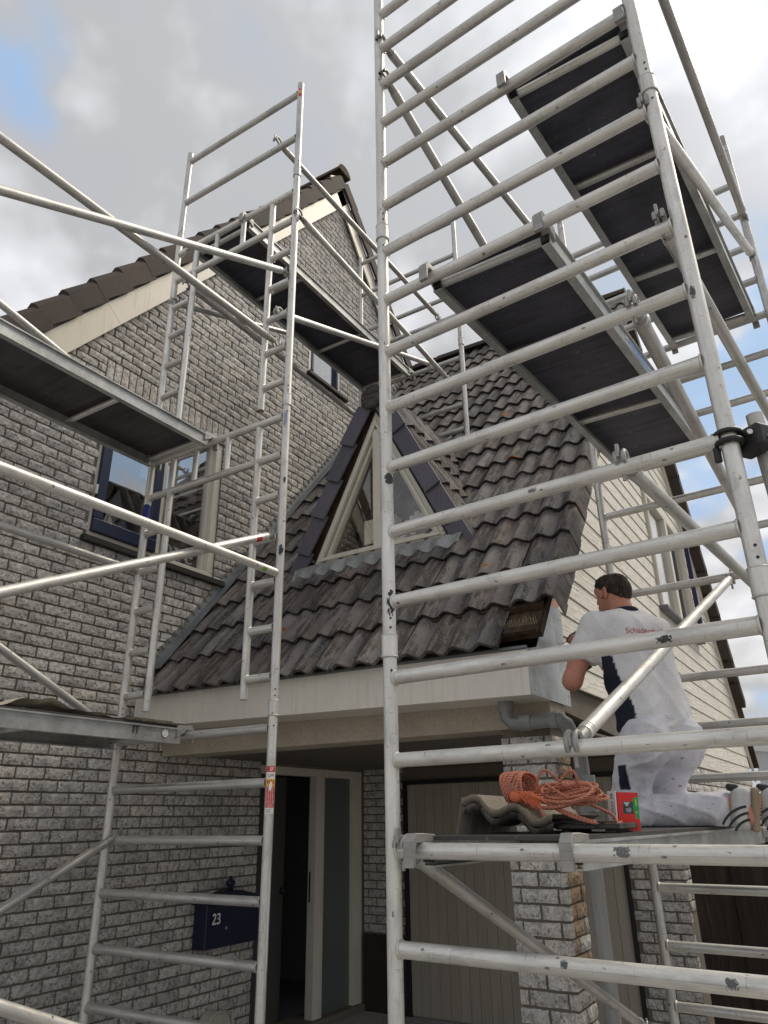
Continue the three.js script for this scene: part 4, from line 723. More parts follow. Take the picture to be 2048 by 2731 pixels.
brace('dark level rail under the walkway along the gable bricks', gBC, [-3.80, 4.01, 3.12], [-3.93, 4.11, 5.74], { mat: alu[3] });
brace('dull sloping brace behind the ladder strip, rising to the roof frame', gBC, [-3.93, 3.88, 3.12], [-3.90, 4.95, 5.74], { mat: alu[1] });
brace('pale sloping brace beyond the thick post, under open sky', gBR, [-0.16, 2.45, 2.15], [0.105, 3.46, 4.57], { mat: alu[2] });
brace('outer guard rail slanting down to the far post against clouds', gBR, [-0.06, 3.77, 2.15], [0.12, 3.775, 4.57], { mat: alu[3] });
brace('level rail under the highest platform behind the thick post', gBR, [-0.19, 1.90, 2.15], [0.05, 1.90, 4.58], { mat: alu[1] });
brace('dark level rail beside the blue-sticker platform', gBR, [-0.33, 1.60, 2.16], [-0.30, 1.66, 4.60], { mat: alu[3], r: 0.027 });
brace('level rail crossing in front of the cream boarding', gBR, [-0.45, 1.045, 2.17], [-0.22, 1.06, 4.58], { mat: alu[1] });
brace('bright sloping brace crossing the worker\'s back', gBR, [-0.715, 0.195, 2.185], [-0.44, 1.29, 4.60], { mat: aluBright });
brace('dark sloping brace under the worker\'s platform, past the brick pillar', gBR, [-1.335, -0.09, 2.222], [-1.30, -1.05, 4.63], { mat: alu[3] });
brace('upper level rail leaving the high clamp towards the rear', gBR, [-1.36, 3.88, 2.226], [-1.10, 3.85, 4.64], { mat: alu[1] });
brace('sloping brace leaving the second high clamp, ending behind the lower platform', gBR, [-1.34, 3.58, 2.224], [-1.15, 2.58, 4.64], { mat: alu[3] });
// outrigger with black coupler on the thick post
{
  const T = thing('outrigger', 'outrigger tube held to the thick post by a black plastic coupler', 'scaffold brace', V(-0.05, 0.9, 2.2));
  part('tube', tube(V(-0.055, 1.12, 2.235), V(0.02, -1.65, 2.45), RT * 0.95, { seg: 18 }), alu[3], T);
  const pc = V(P2[0], 1.005, P2[1]), g1 = new RoundedBoxGeometry(0.10, 0.075, 0.07, 2, 0.012); g1.rotateY(-0.6); g1.translate(pc.x + 0.062, pc.y + 0.01, pc.z - 0.045);
  part('coupler', [clean(g1), ring(pc, UP, 0.034, 0.009, 6.2832, 0, null, 18, 8), ring(pc.clone().add(new THREE.Vector3(0, 0.03, 0)), UP, 0.034, 0.008, 6.2832, 0, null, 18, 8), tube(pc.clone().add(new THREE.Vector3(-0.038, -0.05, 0.0)), pc.clone().add(new THREE.Vector3(-0.036, 0.04, 0.0)), 0.011, { seg: 10 })], blackPlastic, T);
  part('bolt', [tube(pc.clone().add(new THREE.Vector3(0.055, 0.02, -0.005)), pc.clone().add(new THREE.Vector3(0.06, 0.02, 0.006)), 0.009, { seg: 6 }), tube(pc.clone().add(new THREE.Vector3(0.1, 0.0, -0.025)), pc.clone().add(new THREE.Vector3(0.108, 0.0, -0.012)), 0.008, { seg: 6 })], steelBolt, T);
}

// ---- platforms
// corners given by the near end (u left, u right, v) and far end; yTop is the deck surface, rungs at both ends carry hooks
function platform(label, group, n, f, yTop, o = {}) {
  const T = thing('platform', label, 'scaffold platform', V((n.l + n.r) / 2, yTop, n.v), group);
  const at = (a, t, y) => V(mix(mix(n.l, n.r, a), mix(f.l, f.r, a), t), y, mix(n.v, f.v, t));
  const bh = o.bh || 0.080, e0 = o.e0 ?? 0.03, dirv = at(0, 1, 0).sub(at(0, 0, 0)).normalize(), diru = at(1, 0, 0).sub(at(0, 0, 0)).normalize(), L = at(0, 0, 0).distanceTo(at(0, 1, 0));
  const bar = (A, B, w, h, mat, name) => { const d = B.clone().sub(A), len = d.length(), g = new THREE.BoxGeometry(w, h, len); const z = d.normalize(), x = UP.clone().cross(z).normalize(), y = z.clone().cross(x); g.applyMatrix4(new THREE.Matrix4().makeBasis(x, y, z)); const c = A.clone().add(B).multiplyScalar(0.5); g.translate(c.x, c.y, c.z); clean(g); return boxUV(g); };
  const yb = yTop - 0.012 - bh / 2, t0 = 0.05 / L, t1 = 1 - 0.05 / L;
  for (const a of [0, 1]) { // side beams: web with inward flanges and an outer lip
    const s = a ? -1 : 1, sh = (P, d) => P.clone().addScaledVector(diru, d * s);
    part('side_beam', [bar(sh(at(a, t0, yb), 0.003), sh(at(a, t1, yb), 0.003), 0.006, bh, beamAlu), bar(sh(at(a, t0, yb - bh / 2 + 0.003), 0.022), sh(at(a, t1, yb - bh / 2 + 0.003), 0.022), 0.032, 0.006, beamAlu), bar(sh(at(a, t0, yb + bh / 2 - 0.004), -0.006), sh(at(a, t1, yb + bh / 2 - 0.004), -0.006), 0.012, 0.008, beamAlu)], beamAlu, T);
    part('end_cap', [bar(sh(at(a, t0 - 0.004 / L, yb), 0.02), sh(at(a, t0 + 0.012 / L, yb), 0.02), 0.036, bh * 0.6, blackPlastic)], blackPlastic, T);
  }
  const dk = bar(at(0.5, t0, yTop - 0.006), at(0.5, t1, yTop - 0.006), Math.abs(n.r - n.l) - 0.008, 0.012, deckMat);
  part('deck', dk, o.deck || deckBlue, T);
  for (const t of o.bars || [0.03, 0.30, 0.66, 0.97]) part('crossbar', tube(at(0.02, t, yTop - 0.045), at(0.98, t, yTop - 0.045), 0.019, { seg: 14 }), nextAlu(), T);
  for (const t of [0, 1]) for (const a of [0.015, 0.985]) { // hooks: chamfered castings over the rung
    if (o.noHook === t) continue;
    const s = t ? -1 : 1, C = at(a, t, yTop - PT), g = prism([[-0.042, -0.045], [-0.030, -0.045], [-0.030, 0.005], [-0.020, 0.026], [0.020, 0.026], [0.034, 0.008], [0.060, -0.006], [0.085, -0.020], [0.085, 0.045], [0.022, 0.050], [-0.024, 0.050], [-0.042, 0.026]].map(([p, q]) => [p * (s > 0 ? 1 : 1), q]), C.clone().addScaledVector(diru, 0.0175 * (s > 0 ? -1 : 1)), dirv.clone().multiplyScalar(s), UP, 0.035, { bevel: 0.002 });
    // prism extrudes along dirv x UP
    part('hook', g, castGrey, T);
  }
  return T;
}
const gPR = 'platforms of the garage tower', gPL = 'walkways of the brick-wall tower';
platform('worker\'s platform holding rope, loose tile and kneeling man', gPR, { l: -1.285, r: -0.755, v: 2.205 }, { l: -1.06, r: -0.53, v: 4.61 }, gy(0) + PT, { deck: deckMat });
const platLow = platform('platform with blue oval sticker, seen from below over the tiled roof', gPR, { l: -1.137, r: -0.607, v: 2.195 }, { l: -0.94, r: -0.41, v: 4.60 }, gy(8) + PT);
platform('highest platform, dark underside against the bright sky', gPR, { l: -0.697, r: -0.167, v: 2.168 }, { l: -0.50, r: 0.03, v: 4.59 }, gy(11) + PT);
platform('walkway seen from below in front of the blue window', gPL, { l: -3.93, r: -3.34, v: 0.67 }, { l: -3.93, r: -3.34, v: 3.12 }, lk(11) + PT, { deck: deckMat, bars: [0.03, 0.34, 0.70, 0.97] });
const platFoot = platform('low walkway with smiley mark beside the brick wall', gPL, { l: -3.93, r: -3.34, v: 0.67 }, { l: -3.93, r: -3.34, v: 3.12 }, lk(4) + PT + 0.006, { deck: deckMat, bh: 0.085 });
platform('highest walkway of the brick gable, reaching to the roof frame', gPL, { l: -3.80, r: -3.20, v: 3.12 }, { l: -3.80, r: -3.20, v: 5.74 }, lk(18) + PT);

// ---- stickers and marks on the scaffold
function decalCanvas(w, h, draw) { const cv = document.createElement('canvas'); cv.width = w; cv.height = h; draw(cv.getContext('2d'), w, h); const t = new THREE.CanvasTexture(cv); t.colorSpace = THREE.SRGBColorSpace; t.anisotropy = 4; return t; }
function wrap(name, parent, C, r, h, arc, tex, mid, rough = 0.45) { // label wrapped round an upright post, centred on direction mid (radians from +x towards +z)
  const g = new THREE.CylinderGeometry(r, r, h, 12, 1, true, -arc / 2, arc); g.rotateY(mid); g.translate(C.x, C.y, C.z);
  part(name, clean(g), M({ map: tex, roughness: rough }), parent);
}
{
  const frames = scene.children.filter((o) => /frame/.test(o.name));
  const find = (s) => scene.children.find((o) => (o.userData.label || '').startsWith(s));
  const toCam = (u, v) => Math.atan2(-u, v); // post at (u,v): direction of the viewer for CylinderGeometry (theta from +z to +x)
  const red = decalCanvas(128, 620, (c, w, h) => {
    c.fillStyle = '#e9e7e2'; c.fillRect(0, 0, w, h); c.fillStyle = '#c22a30'; c.fillRect(0, 0, w, 80); c.fillStyle = '#fff'; for (let i = 0; i < 4; i++) c.fillRect(50, 14 + i * 15, 60 - i * 7, 6);
    c.strokeStyle = '#333'; c.lineWidth = 5; c.beginPath(); c.arc(46, 122, 17, 0, 7); c.stroke(); c.beginPath(); c.moveTo(46, 139); c.lineTo(46, 155); c.stroke(); c.strokeRect(72, 112, 16, 18); c.strokeRect(96, 112, 14, 18);
    c.fillStyle = '#e5b21e'; c.fillRect(0, 172, w, 96); c.fillStyle = '#b3302a'; for (let i = 0; i < 4; i++) c.fillRect(14 + i * 28, 184 + (i % 2) * 10, 18, 44); c.fillStyle = '#c22a30'; c.fillRect(0, 268, w, 272); c.fillStyle = '#f2dcd8'; for (let i = 0; i < 16; i++) for (let k = 0; k < 4; k++) c.fillRect(10 + k * 28, 282 + i * 16, 22 * (0.5 + 0.5 * hash3(i, k, 1)), 7); c.fillStyle = '#f4f2ee'; c.beginPath(); c.ellipse(70, 262, 22, 60, 0.1, 0, 7); c.fill(); c.fillStyle = '#888'; for (let i = 0; i < 5; i++) c.fillRect(20, 556 + i * 12, 80 - 12 * (i % 3), 5);
  });
  wrap('warning_sticker', find('lowest ladder frame in front of the mailbox'), V(L2[0], 0.145, L2[1]), RT + 0.0008, 0.235, 1.9, red, toCam(L2[0], L2[1]));
  const blue = decalCanvas(256, 64, (c, w, h) => { c.fillStyle = '#c9c9c6'; c.fillRect(0, 0, w, h); c.fillStyle = '#2c62a8'; c.font = 'bold 54px sans-serif'; c.textAlign = 'center'; c.textBaseline = 'middle'; c.fillText('TELING', w / 2, h / 2 + 3, w - 8); });
  blue.center.set(0.5, 0.5); blue.rotation = -Math.PI / 2;
  const cvv = decalCanvas(64, 256, (c, w, h) => { c.fillStyle = '#bdbdba'; c.fillRect(0, 0, w, h); c.translate(w / 2, h / 2); c.rotate(-Math.PI / 2); c.fillStyle = '#2c62a8'; c.font = 'bold 54px sans-serif'; c.textAlign = 'center'; c.textBaseline = 'middle'; c.fillText('TELING', 0, 3, 246); });
  wrap('maker_sticker', find('walk-through frame with short side ladders in front'), V(L2[0], 2.385, L2[1]), RT + 0.0008, 0.125, 1.0, cvv, toCam(L2[0], L2[1]) - 0.25);
  const small = decalCanvas(128, 160, (c, w, h) => { c.fillStyle = '#d8d5cf'; c.fillRect(0, 0, w, h); c.fillStyle = '#c4392f'; c.fillRect(10, 6, w - 20, 26); c.fillRect(10, 84, w - 20, 56); c.fillStyle = '#e2a72a'; c.fillRect(10, 44, w - 20, 34); });
  wrap('warning_sticker', find('two-rail guard frame'), V(L2[0], 5.42, L2[1]), RT + 0.0008, 0.11, 1.3, small, toCam(L2[0], L2[1]) - 0.2);
  // blue oval on the side beam of the lower platform, both strokes unreadable
  const oval = decalCanvas(512, 96, (c, w, h) => { c.fillStyle = '#d6d6d2'; c.fillRect(0, 0, w, h); c.fillStyle = '#3f74b4'; c.beginPath(); c.ellipse(w / 2, h / 2, w / 2 - 4, h / 2 - 6, 0, 0, 7); c.fill(); c.strokeStyle = '#bcd4ee'; c.lineWidth = 3; c.stroke(); c.fillStyle = '#a9c8ea'; for (let i = 0; i < 14; i++) c.fillRect(80 + i * 26, 30 + 8 * hash3(i, 5, 5), 15, 34 - 14 * hash3(i, 6, 5)); });
  const A = V(-0.515, 0, 3.30), dirB = V(-0.41, 0, 4.60).sub(V(-0.607, 0, 2.195)).normalize(); const g = new THREE.PlaneGeometry(0.42, 0.056); g.applyMatrix4(new THREE.Matrix4().makeBasis(dirB, UP, dirB.clone().cross(UP))); const t = (3.30 - 2.195) / (4.60 - 2.195); const c = V(mix(-0.607, -0.41, t) + 0.002, gy(8) + PT - 0.054, 3.30); g.translate(c.x, c.y, c.z); part('maker_sticker', clean(g), M({ map: oval, roughness: 0.4, side: THREE.DoubleSide }), platLow);
  // smiley and drip on the low walkway's beam
  const sm1 = decalCanvas(128, 128, (c) => { c.fillStyle = '#d9d8d4'; c.beginPath(); c.arc(64, 64, 60, 0, 7); c.fill(); c.strokeStyle = '#333'; c.lineWidth = 6; c.beginPath(); c.arc(64, 66, 30, 0.3, 2.84); c.stroke(); c.fillStyle = '#333'; c.beginPath(); c.arc(50, 50, 6, 0, 7); c.arc(78, 50, 6, 0, 7); c.fill(); });
  const gs = new THREE.CircleGeometry(0.024, 20); gs.rotateY(Math.PI / 2); const cs = V(-3.336, lk(4) + 0.002, 2.95); gs.translate(cs.x, cs.y, cs.z); part('smiley_mark', clean(gs), M({ map: sm1, roughness: 0.6 }), platFoot);
  const dripS = new THREE.Shape(); dripS.moveTo(-0.05, 0.018); dripS.lineTo(0.05, 0.018); dripS.quadraticCurveTo(0.035, -0.008, 0.022, -0.012); dripS.lineTo(0.020, -0.055); dripS.quadraticCurveTo(0.014, -0.062, 0.010, -0.055); dripS.lineTo(0.008, -0.014); dripS.quadraticCurveTo(0, -0.008, -0.008, -0.014); dripS.lineTo(-0.012, -0.05); dripS.quadraticCurveTo(-0.018, -0.056, -0.024, -0.05); dripS.lineTo(-0.026, -0.010); dripS.closePath();
  const gd = new THREE.ShapeGeometry(dripS); gd.scale(0.75, 0.75, 1); gd.rotateY(Math.PI / 2); const cd = V(-3.336, lk(4) + 0.026, 2.74); gd.translate(cd.x, cd.y, cd.z); part('paint_drip', clean(gd), M({ rgb: [0.06, 0.06, 0.06], roughness: 0.4, side: THREE.DoubleSide }), platFoot);
  // red tag on the lower sloping brace, green smear on the level rail
  const onBrace = (s, p, len, arc, color, name, spin) => { const B = find(s), m = new THREE.CylinderGeometry(RT * 0.965, RT * 0.965, len, 10, 1, true, 0, arc); const [A0, B0] = p; const d = B0.clone().sub(A0).normalize(); m.rotateY(spin); m.applyQuaternion(new THREE.Quaternion().setFromUnitVectors(UP, d)); const c2 = A0.clone(); m.translate(c2.x, c2.y, c2.z); part(name, clean(m), M({ rgb: color, roughness: 0.5 }), B); };
  onBrace('lower sloping brace', [V(-2.735, 1.524, 2.96), V(-2.735, 0.44, 0.67)], 0.05, 1.3, [0.45, 0.02, 0.025], 'red_tag', 0.4);
  onBrace('lower level rail', [V(-2.70, 1.344, 2.985), V(-2.70, 1.325, 0.67)], 0.035, 1.0, [0.15, 0.42, 0.05], 'green_smear', 0.5);
}

{ // old paint, tape and plaster left on the tubes
  const find = (s) => scene.children.find((o) => (o.userData.label || '').startsWith(s));
  const blot = (name, parent, C, axis, r, len, arc, facing, rgb, seed, edge = 0.55) => {
    const z = axis.clone().normalize(), x = facing.clone().addScaledVector(z, -facing.dot(z)).normalize(), y = z.clone().cross(x), nu = 18, nv = 22, pos = [], idx = [];
    for (let j = 0; j <= nv; j++) for (let i = 0; i <= nu; i++) { const a = (i / nu - 0.5) * arc, t = (j / nv - 0.5) * len, p = C.clone().addScaledVector(z, t).addScaledVector(x, Math.cos(a) * r).addScaledVector(y, Math.sin(a) * r); pos.push(p.x, p.y, p.z); }
    for (let j = 0; j < nv; j++) for (let i = 0; i < nu; i++) { const e = ((i + 0.5) / nu * 2 - 1) ** 2 + ((j + 0.5) / nv * 2 - 1) ** 2; if (e + 2 * edge * (fbm3(i * 0.45 + seed * 7, j * 0.45, seed, 2) - 0.5) > 0.85) continue; const a = j * (nu + 1) + i; idx.push(a, a + 1, a + nu + 2, a, a + nu + 2, a + nu + 1); }
    const g = new THREE.BufferGeometry(); g.setAttribute('position', new THREE.Float32BufferAttribute(pos, 3)); g.setIndex(idx); g.computeVertexNormals(); part(name, g, M({ rgb, roughness: 0.7, side: THREE.DoubleSide }), parent);
  };
  const rr2 = RT + 0.0009, toC = (P) => camera.position.clone().sub(P).normalize();
  const post = (lab, p, y, len, arc, rgb, seed, turn = 0, edge) => { const C = V(p[0], y, p[1]); blot('paint_mark', find(lab), C, UP, rr2, len, arc, toC(C).applyAxisAngle(UP, turn), rgb, seed, edge); };
  const nearMid = 'middle ladder frame nearest', nearLow = 'lowest ladder frame nearest', midL = 'walk-through frame with short side ladders in front', lowL = 'lowest ladder frame in front';
  post(nearMid, P1, 1.245, 0.05, 1.7, [0.05, 0.05, 0.055], 1, 0.5, 1.1); post(nearMid, P1, 0.735, 0.10, 1.2, [0.04, 0.045, 0.05], 2, 0.3, 1.3); post(nearMid, P2, 1.55, 0.05, 0.8, [0.10, 0.10, 0.10], 3, -0.3, 1.2);
  post(midL, L2, 1.485, 0.075, 1.2, [0.015, 0.05, 0.05], 4, 0.1, 1.1); post(midL, L2, 1.95, 0.05, 0.7, [0.05, 0.05, 0.05], 5, 0.2, 1.2); post(midL, L1, 2.035, 0.11, 6.0, [0.012, 0.03, 0.16], 6, 0, 0.1);
  post(lowL, L2, -0.45, 0.62, 0.5, [0.75, 0.75, 0.73], 7, 0.75, 0.7); post(lowL, L2, 0.38, 0.22, 0.5, [0.72, 0.74, 0.74], 8, 0.6, 0.8);
  const bar = (lab, n, t, len, arc, rgb, seed, tilt = 0, edge) => { const C = V(mix(P1[0], P2[0], t), gy(n), mix(P1[1], P2[1], t)), ax = V(P2[0], 0, P2[1]).sub(V(P1[0], 0, P1[1])).normalize(); blot('paint_mark', find(lab), C, ax, RT * 0.96 + 0.0009, len, arc, toC(C).applyAxisAngle(ax, tilt), rgb, seed, edge); };
  bar(nearMid, 3, 0.665, 0.085, 1.3, [0.66, 0.66, 0.63], 11, 0.1, 0.4); bar(nearLow, 2, 0.78, 0.045, 0.9, [0.05, 0.05, 0.05], 12, 0, 1.3); bar(nearLow, 2, 0.90, 0.03, 0.7, [0.6, 0.6, 0.58], 13, 0.2, 0.9); bar(nearLow, 0, 0.62, 0.05, 1.2, [0.16, 0.16, 0.16], 14, -0.2, 1.3); bar(nearLow, -1, 0.46, 0.022, 0.9, [0.10, 0.11, 0.12], 15, -0.2, 1.0); bar(nearLow, -1, 0.80, 0.03, 1.0, [0.12, 0.12, 0.12], 16, 0, 1.3); bar(nearLow, -1, 0.17, 0.012, 1.1, [0.72, 0.72, 0.70], 17, -0.3, 0.8); bar(nearMid, 4, 0.5, 0.03, 0.6, [0.2, 0.2, 0.2], 18, -0.4, 1.3);
}

// ================================================================ mailbox, hose, fence, far house
{
  const T = thing('mailbox', 'dark blue wall mailbox with house number and knobbed lid', 'mailbox', V(CW, -0.9, 4.83));
  const u0 = CW + 0.012, u1 = CW + 0.135;
  part('box', prism([[4.525, -0.885], [5.10, -0.885], [5.10, -0.60], [4.525, -0.60]], V(u0, 0, 0), AX.v, AX.y, u1 - u0, { bevel: 0.006 }), navyMat, T);
  part('lid', prism([[4.49, -0.588], [5.135, -0.588], [5.135, -0.578], [4.86, -0.515], [4.765, -0.515], [4.49, -0.578]], V(u0, 0, 0), AX.v, AX.y, u1 - u0 + 0.03, { bevel: 0.004 }), navyMat, T);
  const kn = new THREE.LatheGeometry([[0, 0], [0.03, 0], [0.018, 0.02], [0.036, 0.045], [0.036, 0.06], [0.014, 0.082], [0.016, 0.094], [0, 0.105]].map((p) => new THREE.Vector2(...p)), 14); const kp = V(CW + 0.09, -0.513, 4.81); kn.translate(kp.x, kp.y, kp.z); part('finial', clean(kn), navyMat, T);
  const num = decalCanvas(128, 128, (c) => { c.fillStyle = '#0b1030'; c.fillRect(0, 0, 128, 128); c.fillStyle = '#e8e8e6'; c.font = 'bold 112px sans-serif'; c.textAlign = 'center'; c.textBaseline = 'middle'; c.setTransform(0.86, 0, 0, 1.16, 9, -10); c.fillText('23', 64, 68); });
  const g = new THREE.PlaneGeometry(0.115, 0.105); g.rotateY(Math.PI / 2); const p = V(u1 + 0.0075, -0.69, 4.625); g.translate(p.x, p.y, p.z); part('house_number', clean(g), M({ map: num, roughness: 0.4 }), T);
  const lk2 = new THREE.CylinderGeometry(0.012, 0.012, 0.008, 14); lk2.rotateZ(Math.PI / 2); const lp = V(u1 + 0.008, -0.765, 4.735); lk2.translate(lp.x, lp.y, lp.z); part('lock', clean(lk2), steelBolt, T);
}
{
  const T = thing('hose_holder', 'pale round hose holder on the brick wall below the mailbox', 'hose holder', V(CW, -1.45, 4.8));
  const g = new THREE.CylinderGeometry(0.13, 0.13, 0.10, 24, 1, false); g.rotateZ(Math.PI / 2); const p = V(CW + 0.07, -1.44, 4.74); g.translate(p.x, p.y, p.z);
  const m = M({ rgb: [0.58, 0.55, 0.46], map: paintMap, roughness: 0.6 }); part('drum', clean(g), m, T); part('bracket', bx(CW + 0.012, CW + 0.12, -1.62, -1.34, 4.885, 4.91, 0.005), m, T); part('rim', ring(p.clone().add(new THREE.Vector3(0.05, 0, 0)), UD, 0.125, 0.010), m, T);
}
{
  const T = thing('plank_fence', 'dark brown vertical plank fence beyond the brick wall corner', 'fence', V(0.3, -EYE, 6.95)), q = rng(31);
  for (let i = 0; i < 24; i++) { const u = -1.41 + i * 0.152, back = i % 2; part('plank', bx(u - (back ? 0.025 : 0), u + 0.138 + (back ? 0.04 : 0), -EYE, 0.07 + q() * 0.02, 6.90 + back * 0.028, 6.92 + back * 0.028, 0.004), fenceMats[Math.floor(q() * 3)], T); }
  part('fence_rail', bx(-1.40, 2.2, -0.45, -0.36, 6.95, 6.99), fenceMats[1], T); part('fence_rail', bx(-1.40, 2.2, -1.4, -1.31, 6.95, 6.99), fenceMats[1], T); part('fence_cap', bx(-1.42, 2.25, 0.095, 0.12, 6.885, 6.97, 0.004), fenceMats[0], T);
}
{
  const T = thing('far_house', 'distant house with pale gable and dark tiled roof at the picture edge', 'house', V(0, -EYE, 24));
  part('wall', prism([[-2.6, -EYE], [6, -EYE], [6, 0.35], [2.5, 0.9], [-2.6, 1.62]], V(0, 0, 24), AX.u, AX.y, 0.3), M({ rgb: [0.62, 0.63, 0.64], map: paintMap, roughness: 0.7 }), T);
  part('barge_board', prism([[-2.7, 1.62], [6, 0.30], [6, 0.42], [-2.7, 1.80]], V(0, 0, 23.68), AX.u, AX.y, 0.06), whiteFrame, T);
  for (let i = 0; i < 9; i++) part('roof_course', bx(-2.2, 7, 1.15 + i * 0.21, 1.15 + i * 0.21 + 0.23, 24.8 + i * 0.2, 24.95 + i * 0.2, 0.01), M({ rgb: [0.085, 0.08, 0.085], map: tileMap, roughness: 0.8 }), T);
}
{ // house across the street, only met as a reflection in the panes
  const T = thing('opposite_house', 'brick house across the street, mirrored in the window panes', 'house', V(13, -EYE, 12));
  part('wall', prism([[8, -EYE], [16, -EYE], [16, 2.2], [12, 5.6], [8, 2.2]], V(12.0, 0, 0), AX.v, AX.y, 0.3), brickMats[1], T);
  part('roof', [prism([[7.6, 1.9], [12, 5.6], [12, 5.85], [7.6, 2.15]], V(11.8, 0, 0), AX.v, AX.y, 8), prism([[16.4, 1.9], [12, 5.6], [12, 5.85], [16.4, 2.15]].reverse(), V(11.8, 0, 0), AX.v, AX.y, 8)], vergeMats[1], T);
  for (const v of [9.5, 13.2]) { const w = part('window', bx(11.94, 11.99, 0.2, 1.5, v, v + 1.4), whiteFrame, T); part('pane', bx(11.92, 11.935, 0.3, 1.4, v + 0.1, v + 1.3), M({ rgb: [0.02, 0.025, 0.03], roughness: 0.05 }), w); }
}

// ================================================================ things on the platforms
const DECK = gy(0) + PT;
{ // loose verge tile seen from its front edge
  const g = tileGeo(990, { x0: -0.045, x1: TW - 0.02, flapLeft: 0.135, lift: 0.0, dark: 1, len: 0.42, thick: 0.024, chip: 2.4, seg: 22 });
  const under = tileGeo(990, { x0: -0.045, x1: TW - 0.02, flapLeft: 0.135, lift: 0.0, dark: 1, len: 0.42, thick: 0.024, chip: 2.4, seg: 22 }); under.translate(0, 0.014, -0.028);
  const m4 = new THREE.Matrix4().makeBasis(new THREE.Vector3(1, 0, 0), new THREE.Vector3(0, 0, -1), new THREE.Vector3(0, 1, 0)).premultiply(new THREE.Matrix4().makeRotationY(-0.10)).premultiply(new THREE.Matrix4().makeRotationZ(-0.20));
  for (const k of [g, under]) { k.applyMatrix4(m4); const p = V(-1.217, DECK + 0.093, 2.52); k.translate(p.x, p.y, p.z); k.computeVertexNormals(); }
  const T = thing('loose_tile', 'broken-edged grey verge tile lying on the deck under the rope', 'roof tile', V(-1.1, DECK, 2.6));
  part('tile', g, M({ rgb: [0.66, 0.645, 0.61], map: plasterMap, bumpMap: grainBump, bumpScale: 0.004, roughness: 0.95, vertexColors: true }), T); part('underside', under, M({ rgb: [0.62, 0.60, 0.56], map: tileMap, roughness: 0.95, vertexColors: true }), T);
}
{ // second tile lying flat
  const T = thing('spare_tile', 'flat grey interlocking tile lying low between rope and red box', 'roof tile', V(-0.83, DECK, 2.72));
  const m = M({ rgb: [0.27, 0.275, 0.27], map: tileMap, bumpMap: grainBump, bumpScale: 0.003, roughness: 0.9 });
  part('slab', bx(-0.945, -0.725, DECK + 0.012, DECK + 0.030, 2.58, 2.86, 0.004), m, T); part('rib', [bx(-0.935, -0.735, DECK + 0.031, DECK + 0.037, 2.583, 2.60, 0.002), bx(-0.945, -0.925, DECK + 0.031, DECK + 0.040, 2.60, 2.86, 0.002)], m, T); part('nib', [bx(-0.93, -0.90, DECK + 0.001, DECK + 0.0115, 2.6, 2.84, 0.002), bx(-0.78, -0.75, DECK + 0.001, DECK + 0.0115, 2.6, 2.84, 0.002)], m, T);
}
